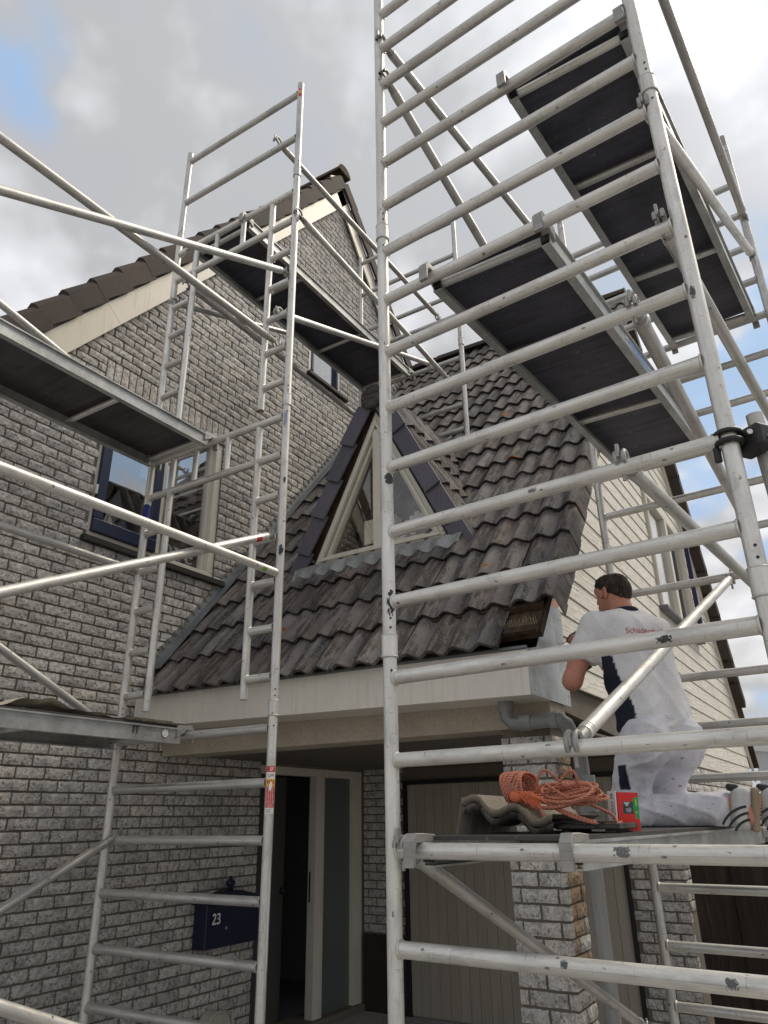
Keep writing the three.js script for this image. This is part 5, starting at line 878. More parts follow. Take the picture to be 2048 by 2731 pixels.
{ // orange rope: a bound coil and a heap of loose loops
  const T = thing('rope', 'salmon orange twisted rope, coiled and heaped on the loose tile', 'rope', V(-1.0, DECK + 0.1, 2.65)), q = rng(63);
  const ropeMat = [[0.68, 0.265, 0.175], [0.62, 0.24, 0.16], [0.72, 0.30, 0.205]].map((c) => M({ rgb: c, bumpMap: ropeBump, bumpScale: 0.004, roughness: 0.85, sheen: 0.3 }));
  const rope = (pts, i, closed = false) => { const c = new THREE.CatmullRomCurve3(pts, closed, 'centripetal'), L = c.getLength(), g = new THREE.TubeGeometry(c, Math.max(24, Math.round(L / 0.008)), 0.0053, 8, closed); const uv = g.attributes.uv; for (let k = 0; k < uv.count; k++) uv.setXY(k, uv.getY(k), uv.getX(k) * L / 0.05); return clean(g); };
  const coil = []; // loops round an axis that points to the right and up a little
  for (let i = 0; i < 13; i++) { const pts = [], cu = -1.085 + (i % 7) * 0.0115 + (i > 6 ? 0.006 : 0), ra = 0.050 - (i > 6 ? 0.008 : 0) + q() * 0.004, tl = (q() - 0.5) * 0.5 - 0.25; for (let k = 0; k < 14; k++) { const a = k / 14 * Math.PI * 2, yy = Math.cos(a) * ra, vv = Math.sin(a) * ra * 1.15; pts.push(V(cu + yy * tl * 0.5 + 0.004 * Math.sin(3 * a + i) + vv * 0.2, DECK + 0.145 + yy * (1 + 0.06 * q()), 2.56 + vv)); } coil.push(rope(pts, i, true)); }
  part('coil', coil, ropeMat[0], T);
  const heap = [];
  for (let i = 0; i < 11; i++) { const pts = [], l = 0.085 + q() * 0.045, h = 0.014 + q() * 0.022, cu = -0.905 + (q() - 0.5) * 0.05, cy = DECK + 0.105 + i * 0.0032, cv = 2.60 + (q() - 0.5) * 0.08, sl = (q() - 0.35) * 0.28; for (let k = 0; k < 12; k++) { const a = k / 12 * Math.PI * 2; pts.push(V(cu + Math.cos(a) * l, cy + Math.sin(a) * h + Math.cos(a) * l * sl + 0.006 * Math.sin(2 * a + i), cv + Math.sin(a) * (0.03 + 0.03 * q()))); } heap.push(rope(pts, i, true)); }
  part('heap', heap, ropeMat[2], T);
  const loops = [
    [[-1.00, 0.115, 2.57], [-0.985, 0.165, 2.57], [-0.965, 0.192, 2.58], [-0.93, 0.168, 2.59], [-0.905, 0.135, 2.60]],
    [[-0.97, 0.11, 2.56], [-0.92, 0.135, 2.56], [-0.885, 0.175, 2.57], [-0.862, 0.186, 2.58], [-0.853, 0.160, 2.59], [-0.862, 0.13, 2.60]],
    [[-0.99, 0.12, 2.55], [-0.955, 0.145, 2.545], [-0.93, 0.13, 2.55], [-0.88, 0.10, 2.56], [-0.82, 0.105, 2.56], [-0.785, 0.128, 2.57], [-0.79, 0.115, 2.60], [-0.86, 0.08, 2.62]],
    [[-0.95, 0.075, 2.55], [-0.90, 0.060, 2.54], [-0.84, 0.035, 2.56], [-0.79, 0.018, 2.60], [-0.755, 0.022, 2.66], [-0.775, 0.045, 2.68], [-0.85, 0.085, 2.64]],
    [[-0.96, 0.085, 2.56], [-0.88, 0.045, 2.54], [-0.82, 0.022, 2.57], [-0.765, 0.014, 2.62], [-0.745, 0.020, 2.68]],
    [[-1.04, 0.10, 2.50], [-1.01, 0.118, 2.50], [-0.985, 0.10, 2.50], [-0.965, 0.07, 2.50], [-0.95, 0.045, 2.50], [-0.94, 0.03, 2.50]],
  ];
  for (const l of loops) part('loop', rope(l.map((p) => V(p[0], DECK + p[1] + 0.012, p[2])), 0), ropeMat[1], T);
  const fr = []; for (let i = 0; i < 26; i++) { const A = V(-1.04 + q() * 0.05, DECK + 0.115 + q() * 0.02, 2.495), B = A.clone().add(new THREE.Vector3(0.02 + q() * 0.05, -0.01 - q() * 0.03, q() * 0.01)); fr.push(tube(A, B, 0.0022, { seg: 5 })); } const kn = new THREE.SphereGeometry(0.022, 10, 8); kn.scale(1.2, 0.9, 0.8); const kp = V(-1.045, DECK + 0.118, 2.505); kn.translate(kp.x, kp.y, kp.z); fr.push(clean(kn)); part('frayed_knot', fr, M({ rgb: [0.72, 0.19, 0.09], roughness: 0.9 }), T);
}
{ // box of fixings
  const T = thing('fixings_box', 'small red and white cardboard box of fixings beside the kneeling man', 'box', V(-0.76, DECK, 2.79)), rot = 0.85, C = V(-0.762, DECK + 0.0665, 2.80);
  const place = (g) => { g.rotateY(rot); g.rotateZ(-0.05); g.translate(C.x, C.y, C.z); return clean(g); };
  const front = decalCanvas(256, 512, (c, w, h) => {
    c.fillStyle = '#d8201f'; c.fillRect(0, 0, w, h); c.fillStyle = '#3c4248'; c.fillRect(60, 120, 130, 170); c.fillStyle = '#b9bcc0'; c.beginPath(); c.moveTo(70, 130); c.lineTo(150, 130); c.lineTo(110, 200); c.closePath(); c.fill(); c.fillStyle = '#8a9097'; c.beginPath(); c.arc(130, 235, 34, 0, 7); c.fill(); c.fillStyle = '#22272c'; c.fillRect(80, 190, 50, 22);
    c.fillStyle = '#1f9d49'; c.beginPath(); c.moveTo(190, 70); c.lineTo(256, 50); c.lineTo(256, 350); c.lineTo(205, 350); c.lineTo(205, 250); c.lineTo(190, 240); c.closePath(); c.fill(); c.fillStyle = '#d7e34a'; c.fillRect(222, 90, 10, 90); c.beginPath(); c.arc(225, 265, 9, 0, 7); c.fill();
  });
  const side = decalCanvas(256, 512, (c, w, h) => { c.fillStyle = '#e6e7e8'; c.fillRect(0, 0, w, h); c.save(); c.translate(150, 300); c.rotate(-Math.PI / 2); c.fillStyle = '#d8201f'; c.font = 'bold 96px sans-serif'; c.textBaseline = 'middle'; c.textAlign = 'center'; c.fillText('fischer', 0, 0); c.restore(); c.fillStyle = '#2b2d30'; c.fillRect(110, 40, 70, 70); c.fillStyle = '#e6e7e8'; c.fillRect(124, 58, 42, 34); });
  part('carton', place(new THREE.BoxGeometry(0.085, 0.125, 0.05)), M({ rgb: [0.55, 0.02, 0.018], roughness: 0.4 }), T);
  const f = new THREE.PlaneGeometry(0.084, 0.124); f.translate(0, 0, 0.0256); part('front_print', place(f), M({ map: front, roughness: 0.35 }), T);
  const sg = new THREE.BoxGeometry(0.006, 0.115, 0.046); sg.translate(-0.047, 0.008, 0); part('side_flap', place(sg), M({ rgb: [0.75, 0.75, 0.75], roughness: 0.4 }), T);
  const sp = new THREE.PlaneGeometry(0.036, 0.118); sp.scale(1.25, 0.97, 1); sp.rotateY(-Math.PI / 2); sp.translate(-0.0508, 0.008, 0); part('side_print', place(sp), M({ map: side, roughness: 0.35, side: THREE.DoubleSide }), T);
}
{ // odds and ends on the low walkway
  const yk = lk(4) + PT + 0.006, T = thing('rag', 'crumpled pale dust sheet lying along the low walkway', 'cloth', V(-3.6, yk, 2.4)), q = rng(88);
  const g = new THREE.PlaneGeometry(0.16, 1.0, 8, 44); g.rotateX(-Math.PI / 2); const p = g.attributes.position; for (let i = 0; i < p.count; i++) { const x = p.getX(i), z = p.getZ(i); p.setY(i, 0.006 + 0.05 * Math.pow(fbm3(x * 9 + 4, z * 7, 2, 3), 2.2) * 2); p.setX(i, x + 0.05 * (fbm3(z * 4, 1, 1, 2) - 0.5)); } g.computeVertexNormals(); const c = V(-3.47, yk, 2.25); g.translate(c.x, c.y, c.z); part('cloth', clean(g), M({ rgb: [0.52, 0.47, 0.37], map: clothMap, roughness: 0.95, side: THREE.DoubleSide }), T);
}
{
  const yk = lk(4) + PT + 0.006, T = thing('scrap_board', 'thin grey scrap board lying on the low walkway by the black brace end', 'board', V(-3.5, yk, 2.8));
  part('board', bx(-3.60, -3.33, yk + 0.002, yk + 0.016, 2.66, 3.12, 0.004), M({ rgb: [0.30, 0.29, 0.26], map: woodMap, roughness: 0.9 }), T); part('top_board', bx(-3.56, -3.36, yk + 0.017, yk + 0.027, 2.72, 3.02, 0.003), M({ rgb: [0.38, 0.37, 0.33], map: woodMap, roughness: 0.9 }), T);
}

// ================================================================ the kneeling man
function nets(sdf, lo, hi, c) { // surface nets over a signed distance field given in world coordinates
  const nx = Math.ceil((hi[0] - lo[0]) / c) + 1, ny = Math.ceil((hi[1] - lo[1]) / c) + 1, nz = Math.ceil((hi[2] - lo[2]) / c) + 1, F = new Float32Array(nx * ny * nz), I = new Int32Array(nx * ny * nz).fill(-1), at = (i, j, k) => (k * ny + j) * nx + i;
  for (let k = 0; k < nz; k++) for (let j = 0; j < ny; j++) for (let i = 0; i < nx; i++) F[at(i, j, k)] = sdf(lo[0] + i * c, lo[1] + j * c, lo[2] + k * c);
  const pos = [], idx = [], E = [[0, 1], [2, 3], [4, 5], [6, 7], [0, 2], [1, 3], [4, 6], [5, 7], [0, 4], [1, 5], [2, 6], [3, 7]];
  for (let k = 0; k < nz - 1; k++) for (let j = 0; j < ny - 1; j++) for (let i = 0; i < nx - 1; i++) {
    const f = []; let m = 0; for (let q = 0; q < 8; q++) { f[q] = F[at(i + (q & 1), j + ((q >> 1) & 1), k + (q >> 2))]; if (f[q] < 0) m |= 1 << q; }
    if (m === 0 || m === 255) continue; let x = 0, y = 0, z = 0, n = 0;
    for (const [a, b] of E) if ((f[a] < 0) !== (f[b] < 0)) { const t = f[a] / (f[a] - f[b]); x += mix(a & 1, b & 1, t); y += mix((a >> 1) & 1, (b >> 1) & 1, t); z += mix(a >> 2, b >> 2, t); n++; }
    I[at(i, j, k)] = pos.length / 3; pos.push(lo[0] + (i + x / n) * c, lo[1] + (j + y / n) * c, lo[2] + (k + z / n) * c);
  }
  for (let k = 1; k < nz - 1; k++) for (let j = 1; j < ny - 1; j++) for (let i = 1; i < nx - 1; i++) {
    const s = F[at(i, j, k)] < 0;
    if (s !== F[at(i + 1, j, k)] < 0) { const q = [at(i, j - 1, k - 1), at(i, j, k - 1), at(i, j, k), at(i, j - 1, k)].map((e) => I[e]); s ? idx.push(q[0], q[1], q[2], q[0], q[2], q[3]) : idx.push(q[0], q[2], q[1], q[0], q[3], q[2]); }
    if (s !== F[at(i, j + 1, k)] < 0) { const q = [at(i - 1, j, k - 1), at(i, j, k - 1), at(i, j, k), at(i - 1, j, k)].map((e) => I[e]); s ? idx.push(q[0], q[2], q[1], q[0], q[3], q[2]) : idx.push(q[0], q[1], q[2], q[0], q[2], q[3]); }
    if (s !== F[at(i, j, k + 1)] < 0) { const q = [at(i - 1, j - 1, k), at(i, j - 1, k), at(i, j, k), at(i - 1, j, k)].map((e) => I[e]); s ? idx.push(q[0], q[1], q[2], q[0], q[2], q[3]) : idx.push(q[0], q[2], q[1], q[0], q[3], q[2]); }
  }
  const g = new THREE.BufferGeometry(); g.setAttribute('position', new THREE.Float32BufferAttribute(pos, 3)); g.setIndex(idx); g.computeVertexNormals();
  const uv = new Float32Array(pos.length / 3 * 2); for (let i = 0; i < uv.length / 2; i++) { uv[i * 2] = (pos[i * 3] * 0.8 - pos[i * 3 + 2] * 0.6) * 1.5; uv[i * 2 + 1] = pos[i * 3 + 1] * 1.5; } g.setAttribute('uv', new THREE.BufferAttribute(uv, 2)); return g;
}
function caps(list, k) { // tapered capsules joined with a smooth minimum; points are [u, y, v]
  const L = list.map(([a, b, ra, rb]) => { const A = V(...a), B = V(...b), d = B.clone().sub(A); return [A.x, A.y, A.z, d.x, d.y, d.z, d.lengthSq() || 1e-9, ra, rb]; });
  return (x, y, z) => { let r = 1e9; for (const [ax, ay, az, dx, dy, dz, dd, ra, rb] of L) { const px = x - ax, py = y - ay, pz = z - az, t = clamp((px * dx + py * dy + pz * dz) / dd), qx = px - dx * t, qy = py - dy * t, qz = pz - dz * t, s = Math.sqrt(qx * qx + qy * qy + qz * qz) - mix(ra, rb, t); const h = clamp(0.5 + 0.5 * (r - s) / k); r = r > 1e8 ? s : mix(r, s, h) - k * h * (1 - h); } return r; };
}
{
  const f = [-0.755, 0.656], l = [-0.656, -0.755], hf = [-0.90, 0.436], hl = [-0.436, -0.90];
  const J = (b, df, dl, dy, F = f, Lf = l) => [b[0] + F[0] * df + Lf[0] * dl, b[1] + dy, b[2] + F[1] * df + Lf[1] * dl];
  const Pc = [-0.825, 0.37, 3.80], Cc = [-0.895, 0.76, 3.855], Nk = [-0.925, 0.965, 3.885], Hd = [-0.968, 1.108, 3.905];
  const sh = { L: J(Nk, 0.0, 0.185, -0.055), R: J(Nk, 0.0, -0.185, -0.06) }, hip = { L: J(Pc, 0, 0.095, -0.03), R: J(Pc, 0, -0.095, -0.03) };
  const kn = { L: [-1.02, 0.005, 3.80], R: [-0.90, 0.005, 3.97] }, an = { L: [-0.56, 0.012, 3.70], R: [-0.455, 0.015, 3.85] };
  const el = { L: [-1.185, 0.635, 3.70], R: [-0.95, 0.69, 4.17] }, wr = { L: [-1.225, 0.825, 3.93], R: [-1.165, 0.87, 4.07] }, ha = { L: [-1.232, 0.885, 4.00], R: [-1.205, 0.905, 4.06] };
  const torso = [[J(Cc, 0, 0.075, 0.04), J(Pc, 0, 0.062, 0.02), 0.122, 0.112], [J(Cc, 0, -0.075, 0.04), J(Pc, 0, -0.062, 0.02), 0.122, 0.112], [J(Cc, -0.03, 0.07, 0.10), J(Cc, -0.03, -0.07, 0.10), 0.098, 0.098], [sh.L, sh.R, 0.064, 0.064], [Nk, J(Hd, -0.025, 0, -0.03, hf, hl), 0.066, 0.060], [J(Nk, -0.02, 0.09, -0.04), J(Nk, -0.02, -0.09, -0.04), 0.062, 0.062]];
  const legs = ['L', 'R'].flatMap((s) => [[hip[s], kn[s], 0.086, 0.058], [kn[s], an[s], 0.060, 0.040], [J(hip[s], -0.045, 0, 0.0), J(hip[s], -0.045, 0, -0.05), 0.088, 0.076]]);
  const feet = ['L', 'R'].flatMap((s) => [[an[s], [an[s][0] + 0.07, an[s][1] + 0.045, an[s][2] - 0.02], 0.040, 0.034], [[an[s][0] + 0.07, an[s][1] + 0.04, an[s][2] - 0.02], [an[s][0] + 0.095, -0.03, an[s][2] - 0.035], 0.034, 0.030]]);
  const arms = ['L', 'R'].flatMap((s) => [[sh[s], el[s], 0.056, 0.044], [el[s], wr[s], 0.046, 0.029]]);
  const headC = [[J(Hd, -0.022, 0, 0.022, hf, hl), J(Hd, 0.020, 0, 0.030, hf, hl), 0.080, 0.078], [J(Hd, -0.02, 0, -0.02, hf, hl), J(Hd, 0.035, 0, -0.045, hf, hl), 0.068, 0.055], [J(Hd, 0.05, 0, -0.075, hf, hl), J(Hd, 0.062, 0, -0.09, hf, hl), 0.034, 0.026], [J(Hd, 0.088, 0, 0.015, hf, hl), J(Hd, 0.104, 0, -0.022, hf, hl), 0.010, 0.014], [J(Hd, 0.078, 0.03, 0.033, hf, hl), J(Hd, 0.078, -0.03, 0.033, hf, hl), 0.016, 0.016], [J(Hd, 0.082, 0.012, -0.062, hf, hl), J(Hd, 0.082, -0.012, -0.062, hf, hl), 0.014, 0.014]];
  const skinMap = tex(256, 256, (x, y, c) => { const a = tf(x, y, 8, 8, 411, 4), f = tf(x, y, 60, 60, 412, 2); const v = 0.90 + 0.12 * (a - 0.5) + 0.06 * (f - 0.5); c[0] = v; c[1] = v * (0.97 - 0.10 * (a - 0.5)); c[2] = v * (0.97 - 0.14 * (a - 0.5)); });
  const skin = M({ rgb: [0.60, 0.29, 0.20], map: skinMap, roughness: 0.6 });
  const lo = [-1.40, EYE - 0.12, -4.35], hi = [-0.30, EYE + 1.08, -3.50];
  const T = thing('person', 'kneeling worker in white shirt and painter\'s trousers, drilling at the roof corner', 'person', V(-0.85, DECK, 3.8));
  const bodyF = caps([...torso, ...legs, ...feet, ...arms], 0.035), bodyG = nets(bodyF, lo, hi, 0.0135);
  const headF = caps([...headC, [Nk, J(Hd, -0.02, 0, -0.05, hf, hl), 0.064, 0.060]], 0.022), H0 = V(...Hd), headG = nets(headF, [H0.x - 0.16, H0.y - 0.20, H0.z - 0.16], [H0.x + 0.16, H0.y + 0.16, H0.z + 0.16], 0.006);
  const ear = (s) => { const g = new THREE.SphereGeometry(0.03, 12, 10); g.scale(0.62, 1.05, 0.34); const e = new THREE.TorusGeometry(0.022, 0.0065, 6, 16, 4.6); e.scale(0.75, 1.25, 1); e.rotateZ(-0.6); e.translate(0, 0, 0.008); const o = [clean(g), clean(e)]; const p = V(...J(Hd, -0.012, s * 0.078, -0.005, hf, hl)), X = new THREE.Vector3(hf[0], 0, -hf[1]).multiplyScalar(-s), Z = new THREE.Vector3(hl[0], 0, -hl[1]).multiplyScalar(s).addScaledVector(X, -0.35).normalize(), X2 = UP.clone().cross(Z).normalize(); for (const k of o) { k.applyMatrix4(new THREE.Matrix4().makeBasis(X2, UP, Z).setPosition(p)); } return o; };
  const hand = (s) => { // palm and five bent fingers closing round the drill
    const w = wr[s], h = ha[s], d = V(...h).sub(V(...w)).normalize(), side = new THREE.Vector3(0, 1, 0).cross(d).normalize(), up2 = d.clone().cross(side), c = (a, b, e) => { const p = V(...h).addScaledVector(d, a).addScaledVector(side, b).addScaledVector(up2, e); return [p.x, p.y - EYE, -p.z]; };
    const L = [[w, c(-0.02, 0, 0), 0.028, 0.026], [c(-0.03, 0.02, 0), c(0.035, 0.026, 0), 0.017, 0.016], [c(-0.03, -0.02, 0), c(0.035, -0.028, 0), 0.017, 0.014], [c(-0.03, 0, 0), c(0.04, 0, 0), 0.018, 0.016]];
    const fl = [0.9, 1, 0.95, 0.78]; for (let i = 0; i < 4; i++) { const b = 0.029 - i * 0.019, q = fl[i]; L.push([c(0.036, b, 0.002), c(0.036 + 0.034 * q, b, -0.012), 0.0095, 0.009], [c(0.036 + 0.034 * q, b, -0.012), c(0.036 + 0.036 * q, b * 0.95, -0.040), 0.009, 0.0085], [c(0.036 + 0.036 * q, b * 0.95, -0.040), c(0.022, b * 0.95, -0.052), 0.0085, 0.008]); }
    L.push([c(-0.025, 0.026, -0.006), c(0.0, 0.048, -0.020), 0.013, 0.011], [c(0.0, 0.048, -0.020), c(0.025, 0.046, -0.040), 0.011, 0.009]);
    const P = V(...h); return nets(caps(L, 0.006), [P.x - 0.12, P.y - 0.12, P.z - 0.12], [P.x + 0.12, P.y + 0.12, P.z + 0.12], 0.004);
  };
  const body = part('body', [bodyG, headG, ...ear(1), ...ear(-1), hand('L'), hand('R')], skin, T);
  const eyes = [1, -1].map((s) => { const g = new THREE.SphereGeometry(0.011, 10, 8); const p = V(...J(Hd, 0.079, s * 0.031, 0.012, hf, hl)); g.translate(p.x, p.y, p.z); return clean(g); }); part('eyes', eyes, M({ rgb: [0.6, 0.6, 0.58], roughness: 0.2 }), body);
  const hairMap = tex(256, 256, (x, y, c) => { const v = 0.55 + 0.9 * (tf(x, y, 90, 24, 401, 2) - 0.5) + 0.3 * (tf(x, y, 12, 8, 402, 3) - 0.5); c[0] = v; c[1] = v * 0.94; c[2] = v * 0.88; });
  // hair: short crop
  const hairF = (x, y, z) => { const px = x - H0.x, py = y - H0.y, pz = z - H0.z, fw = px * hf[0] - pz * hf[1], n = n3(x * 260, y * 120, z * 260); return Math.max(headF(x, y, z) - 0.0035 - (py > 0.055 ? 0.012 * n * clamp((py - 0.055) / 0.03) : 0.003 * n), (0.012 + 0.62 * fw - py + 0.012 * (n3(x * 90, y * 90, z * 90) - 0.5)) * 0.8, -(py + 0.066)); };
  part('hair', nets(hairF, [H0.x - 0.15, H0.y - 0.11, H0.z - 0.15], [H0.x + 0.15, H0.y + 0.16, H0.z + 0.15], 0.0048), M({ rgb: [0.085, 0.060, 0.046], roughness: 0.85, map: hairMap, bumpMap: grainBump, bumpScale: 0.004 }), body);
  // shirt
  const axisAt = (y) => { const t = clamp((y - Pc[1]) / (Cc[1] - Pc[1]), -0.3, 1.4); return [mix(Pc[0], Cc[0], t), mix(Pc[2], Cc[2], t)]; };
  const slv = ['L', 'R'].map((s) => { const e = sh[s].map((v, i) => mix(v, el[s][i], 0.66)); return [sh[s], e, 0.071, 0.079]; });
  const shirtF0 = caps([...torso.slice(0, 4).map(([a, b, r, q]) => [a, b, r + 0.006, q + 0.010]), [J(Nk, -0.02, 0.09, -0.04), J(Nk, -0.02, -0.09, -0.04), 0.072, 0.072], [J(Nk, -0.01, 0.03, -0.03), J(Nk, -0.01, -0.03, -0.03), 0.078, 0.078], ...slv], 0.03);
  const cutS = ['L', 'R'].map((s) => { const a = V(...sh[s]), b = V(...el[s]), d = b.clone().sub(a).normalize(), p = a.clone().lerp(b, 0.62); return [d, p]; });
  const shirtF = (x, y, z) => {
    const yy = y - EYE, [au, av] = axisAt(yy), pu = x - au, pv = -z - av, dl = pu * l[0] + pv * l[1], df = pu * f[0] + pv * f[1];
    const low = clamp((0.62 - yy) / 0.25), fo = (a) => Math.pow(1 - Math.abs(Math.sin(a)), 2), n5 = n3(x * 5, y * 5, z * 5), w = (n3(x * 9 + y * 6, y * 11 - dl * 10, z * 9) - 0.5) * 0.010 - 0.016 * low * fo(yy * 19 + dl * 14 + 3.4 * n5) - 0.011 * fo(dl * 22 - yy * 9 + 3 * n5) * (0.35 + 0.65 * n3(x * 3, y * 3 + 2, z * 3));
    let d = shirtF0(x, y, z) + w * 0.9;
    d = Math.max(d, (0.325 + 0.02 * Math.sin(dl * 20) - yy) * 0.9);
    for (const [dir, p] of cutS) { const t = (x - p.x) * dir.x + (y - p.y) * dir.y + (z - p.z) * dir.z; if (t > -0.03 && Math.hypot(x - p.x, y - p.y, z - p.z) < 0.13) d = Math.max(d, t); }
    const ny = yy - (Nk[1] + 0.022) - 0.25 * ((x - Nk[0]) * f[0] + (-z - Nk[2]) * f[1]) * -1; return Math.max(d, Math.hypot(x - Nk[0], -z - Nk[2]) < 0.10 ? ny * 0.9 : -1);
  };
  const shirtG = nets(shirtF, [-1.32, EYE + 0.28, -4.22], [-0.55, EYE + 1.06, -3.55], 0.0085);
  { const p = shirtG.attributes.position, c = new Float32Array(p.count * 3); for (let i = 0; i < p.count; i++) { const x = p.getX(i), yy = p.getY(i) - EYE, z = p.getZ(i), [au, av] = axisAt(yy), pu = x - au, pv = -z - av, dl = pu * l[0] + pv * l[1], df = pu * f[0] + pv * f[1]; const sleeve = cutS.some(([dir, p]) => { const a = V(...sh.L), q = new THREE.Vector3(x, p.y, z); return Math.hypot(x - p.x, yy + EYE - p.y, z - p.z) < 0.115 && yy > 0.66; }); const navy = !sleeve && Math.abs(dl) > 0.095 && yy < 0.80 && df > -0.062 - 0.03 * clamp((0.8 - yy) / 0.4) && df < 0.10; const k = navy ? [0.012, 0.016, 0.04] : [1, 1, 1]; c.set(k, i * 3); } shirtG.setAttribute('color', new THREE.BufferAttribute(c, 3)); }
  const shirt = part('shirt', shirtG, M({ rgb: [0.82, 0.82, 0.835], map: clothMap, roughness: 0.9, vertexColors: true, sheen: 0.2 }), body, { label: 'white work shirt with navy side panels' });
  part('collar', ring(V(Nk[0], Nk[1] + 0.020, Nk[2]), new THREE.Vector3(f[0] * 0.25, 1, -f[1] * 0.25), 0.072, 0.013, 6.2832, 0, null, 26, 8), M({ rgb: [0.012, 0.015, 0.035], roughness: 0.9 }), shirt);
  { // red lettering across the shoulder blades
    const t = decalCanvas(1024, 256, (c, w, h) => { c.clearRect(0, 0, w, h); c.fillStyle = '#b8434a'; c.font = '148px sans-serif'; c.textAlign = 'center'; c.textBaseline = 'middle'; c.fillText('Schildersbedrijf', w / 2, h / 2, w - 16); });
    shirt.updateWorldMatrix(true, false); const r = new THREE.Vector3(-l[0], 0, l[1]), z = new THREE.Vector3(-f[0], 0, f[1]), o = new THREE.Euler().setFromRotationMatrix(new THREE.Matrix4().makeBasis(r, UP, z));
    const g = new DecalGeometry(shirt, V(...J(Cc, -0.14, -0.01, 0.092)), o, new THREE.Vector3(0.26, 0.060, 0.16)); const nn = g.attributes.normal, pp = g.attributes.position; for (let i = 0; i < pp.count; i++) pp.setXYZ(i, pp.getX(i) + nn.getX(i) * 0.0012, pp.getY(i) + nn.getY(i) * 0.0012, pp.getZ(i) + nn.getZ(i) * 0.0012);
    part('lettering', clean(g), M({ map: t, transparent: true, alphaTest: 0.4, roughness: 0.8, polygonOffset: true, polygonOffsetFactor: -4 }), shirt);
  }
  // trousers
  const trF0 = caps([...legs.map(([a, b, r, q], i) => (i % 3 === 1 ? [a, b.map((v, k) => mix(a[k], v, 0.98)), r + 0.018, q + 0.030] : [a, b, r + 0.016, q + 0.022])), [J(Pc, 0, 0.06, 0.03), J(Pc, 0, -0.06, 0.03), 0.112, 0.112]], 0.04);
  const trF = (x, y, z) => { const yy = y - EYE, fold = (a, b) => { const s = Math.abs(Math.sin(a + 2.6 * b)); return Math.pow(1 - s, 2.2); }, nn = n3(x * 6, y * 6, z * 6), w = -0.016 * fold(x * 17 - yy * 21 + z * 6, nn * 2) * n3(x * 4 + 7, y * 4, z * 4) - 0.014 * fold(yy * 24 + x * 10, nn * 2.4 + 1) * n3(x * 5, y * 5 + 3, z * 5) + 0.010 * (nn - 0.5); return Math.max(trF0(x, y, z) + w, x - (-0.525) - 0.35 * (-z - 3.70), yy - 0.44, DECK + 0.002 - yy); };
  const trG = nets(trF, [-1.20, EYE - 0.09, -4.15], [-0.30, EYE + 0.46, -3.52], 0.0085);
  { const p = trG.attributes.position, c = new Float32Array(p.count * 3), n = trG.attributes.normal, q = V(-0.985, 0.16, 3.72); for (let i = 0; i < p.count; i++) { const a = p.getX(i) - q.x, b = p.getY(i) - q.y; const navy = Math.abs(a) < 0.026 && Math.abs(b) < 0.055 && n.getZ(i) > 0.25; c.set(navy ? [0.016, 0.02, 0.05] : [1, 1, 1], i * 3); } trG.setAttribute('color', new THREE.BufferAttribute(c, 3)); }
  part('trousers', trG, M({ rgb: [0.82, 0.82, 0.85], map: trouserMap, roughness: 0.92, vertexColors: true }), body, { label: 'paint-stained white work trousers' });
  // shoes: toes on the deck, soles turned back
  for (const s of ['L', 'R']) {
    const a = an[s], base = [a[0] + 0.062, 0.018, a[2] - 0.02], tilt = -0.16;
    const place = (g) => { g.rotateZ(tilt); g.rotateY(0.22); const p = V(...base); g.translate(p.x, p.y, p.z); return clean(g); };
    const up = new RoundedBoxGeometry(0.085, 0.175, 0.092, 4, 0.032), sole = new RoundedBoxGeometry(0.030, 0.180, 0.100, 3, 0.014); sole.translate(0.052, 0.0, 0);
    const S = part('shoe', place(up), M({ rgb: [0.62, 0.63, 0.62], roughness: 0.7, map: clothMap }), body, { label: 'white sports shoe with black stripes' });
    part('sole', place(sole), M({ rgb: [0.60, 0.52, 0.42], map: plasterMap, roughness: 0.9 }), S);
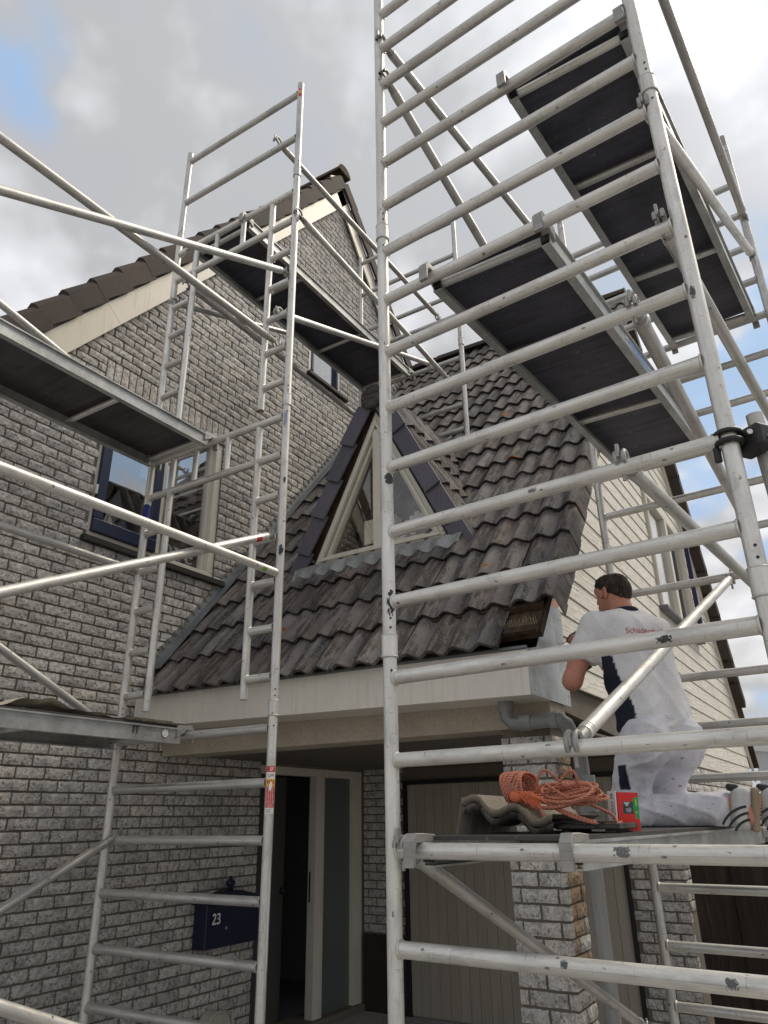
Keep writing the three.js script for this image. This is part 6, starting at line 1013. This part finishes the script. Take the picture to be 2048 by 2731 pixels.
    const tread = []; for (let i = 0; i < 13; i++) { const t = new THREE.BoxGeometry(0.006, 0.006, 0.085); t.translate(0.069, -0.078 + i * 0.013, 0); tread.push(place(t)); } part('tread', tread, M({ rgb: [0.45, 0.36, 0.27], roughness: 0.9 }), S);
    for (let i = 0; i < 3; i++) { const st = new THREE.TorusGeometry(0.085 + i * 0.026, 0.0055, 5, 14, 0.95); st.scale(1, 1, 0.5); st.rotateZ(1.85); st.translate(0.052, -0.125, 0.046); part('stripe', place(st), blackPlastic, S); }
    part('cuff_pad', place((() => { const g = new RoundedBoxGeometry(0.05, 0.03, 0.07, 2, 0.012); g.translate(-0.035, 0.078, 0); return g; })()), blackPlastic, S);
  }
}
{ // cordless drill in his hands
  const T = thing('cordless_drill', 'dark cordless drill whose bit meets the aluminium cheek plate', 'drill', V(-1.25, 0.95, 4.12));
  const tip = V(-1.422, 0.975, 4.33), dir = V(-1.25, 0.96, 4.115).sub(tip).normalize(), at = (t) => tip.clone().addScaledVector(dir, t);
  const dk = M({ rgb: [0.03, 0.033, 0.038], roughness: 0.45 });
  part('bit', tube(at(0.0), at(0.11), 0.003, { seg: 8 }), steelBolt, T);
  part('chuck', [tube(at(0.10), at(0.125), 0.011, { r2: 0.02, seg: 14 }), tube(at(0.125), at(0.165), 0.021, { seg: 16 }), ring(at(0.148), dir, 0.021, 0.002)], M({ rgb: [0.10, 0.10, 0.10], roughness: 0.4, metalness: 0.4 }), T);
  part('motor_housing', [tube(at(0.165), at(0.19), 0.025, { r2: 0.031, seg: 18 }), tube(at(0.19), at(0.30), 0.031, { seg: 18 }), tube(at(0.30), at(0.325), 0.031, { r2: 0.022, seg: 18 })], dk, T);
  const gr = at(0.255); part('grip', tube(gr.clone().add(new THREE.Vector3(0, -0.02, 0)), gr.clone().add(new THREE.Vector3(0.015, -0.15, 0.02)), 0.019, { seg: 14 }), blackPlastic, T);
  const bt = new RoundedBoxGeometry(0.075, 0.05, 0.11, 2, 0.008); bt.rotateY(0.6); const bp = gr.clone().add(new THREE.Vector3(0.018, -0.175, 0.022)); bt.translate(bp.x, bp.y, bp.z); part('battery', clean(bt), dk, T);
}

shade(scene);
renderer.render(scene, camera);
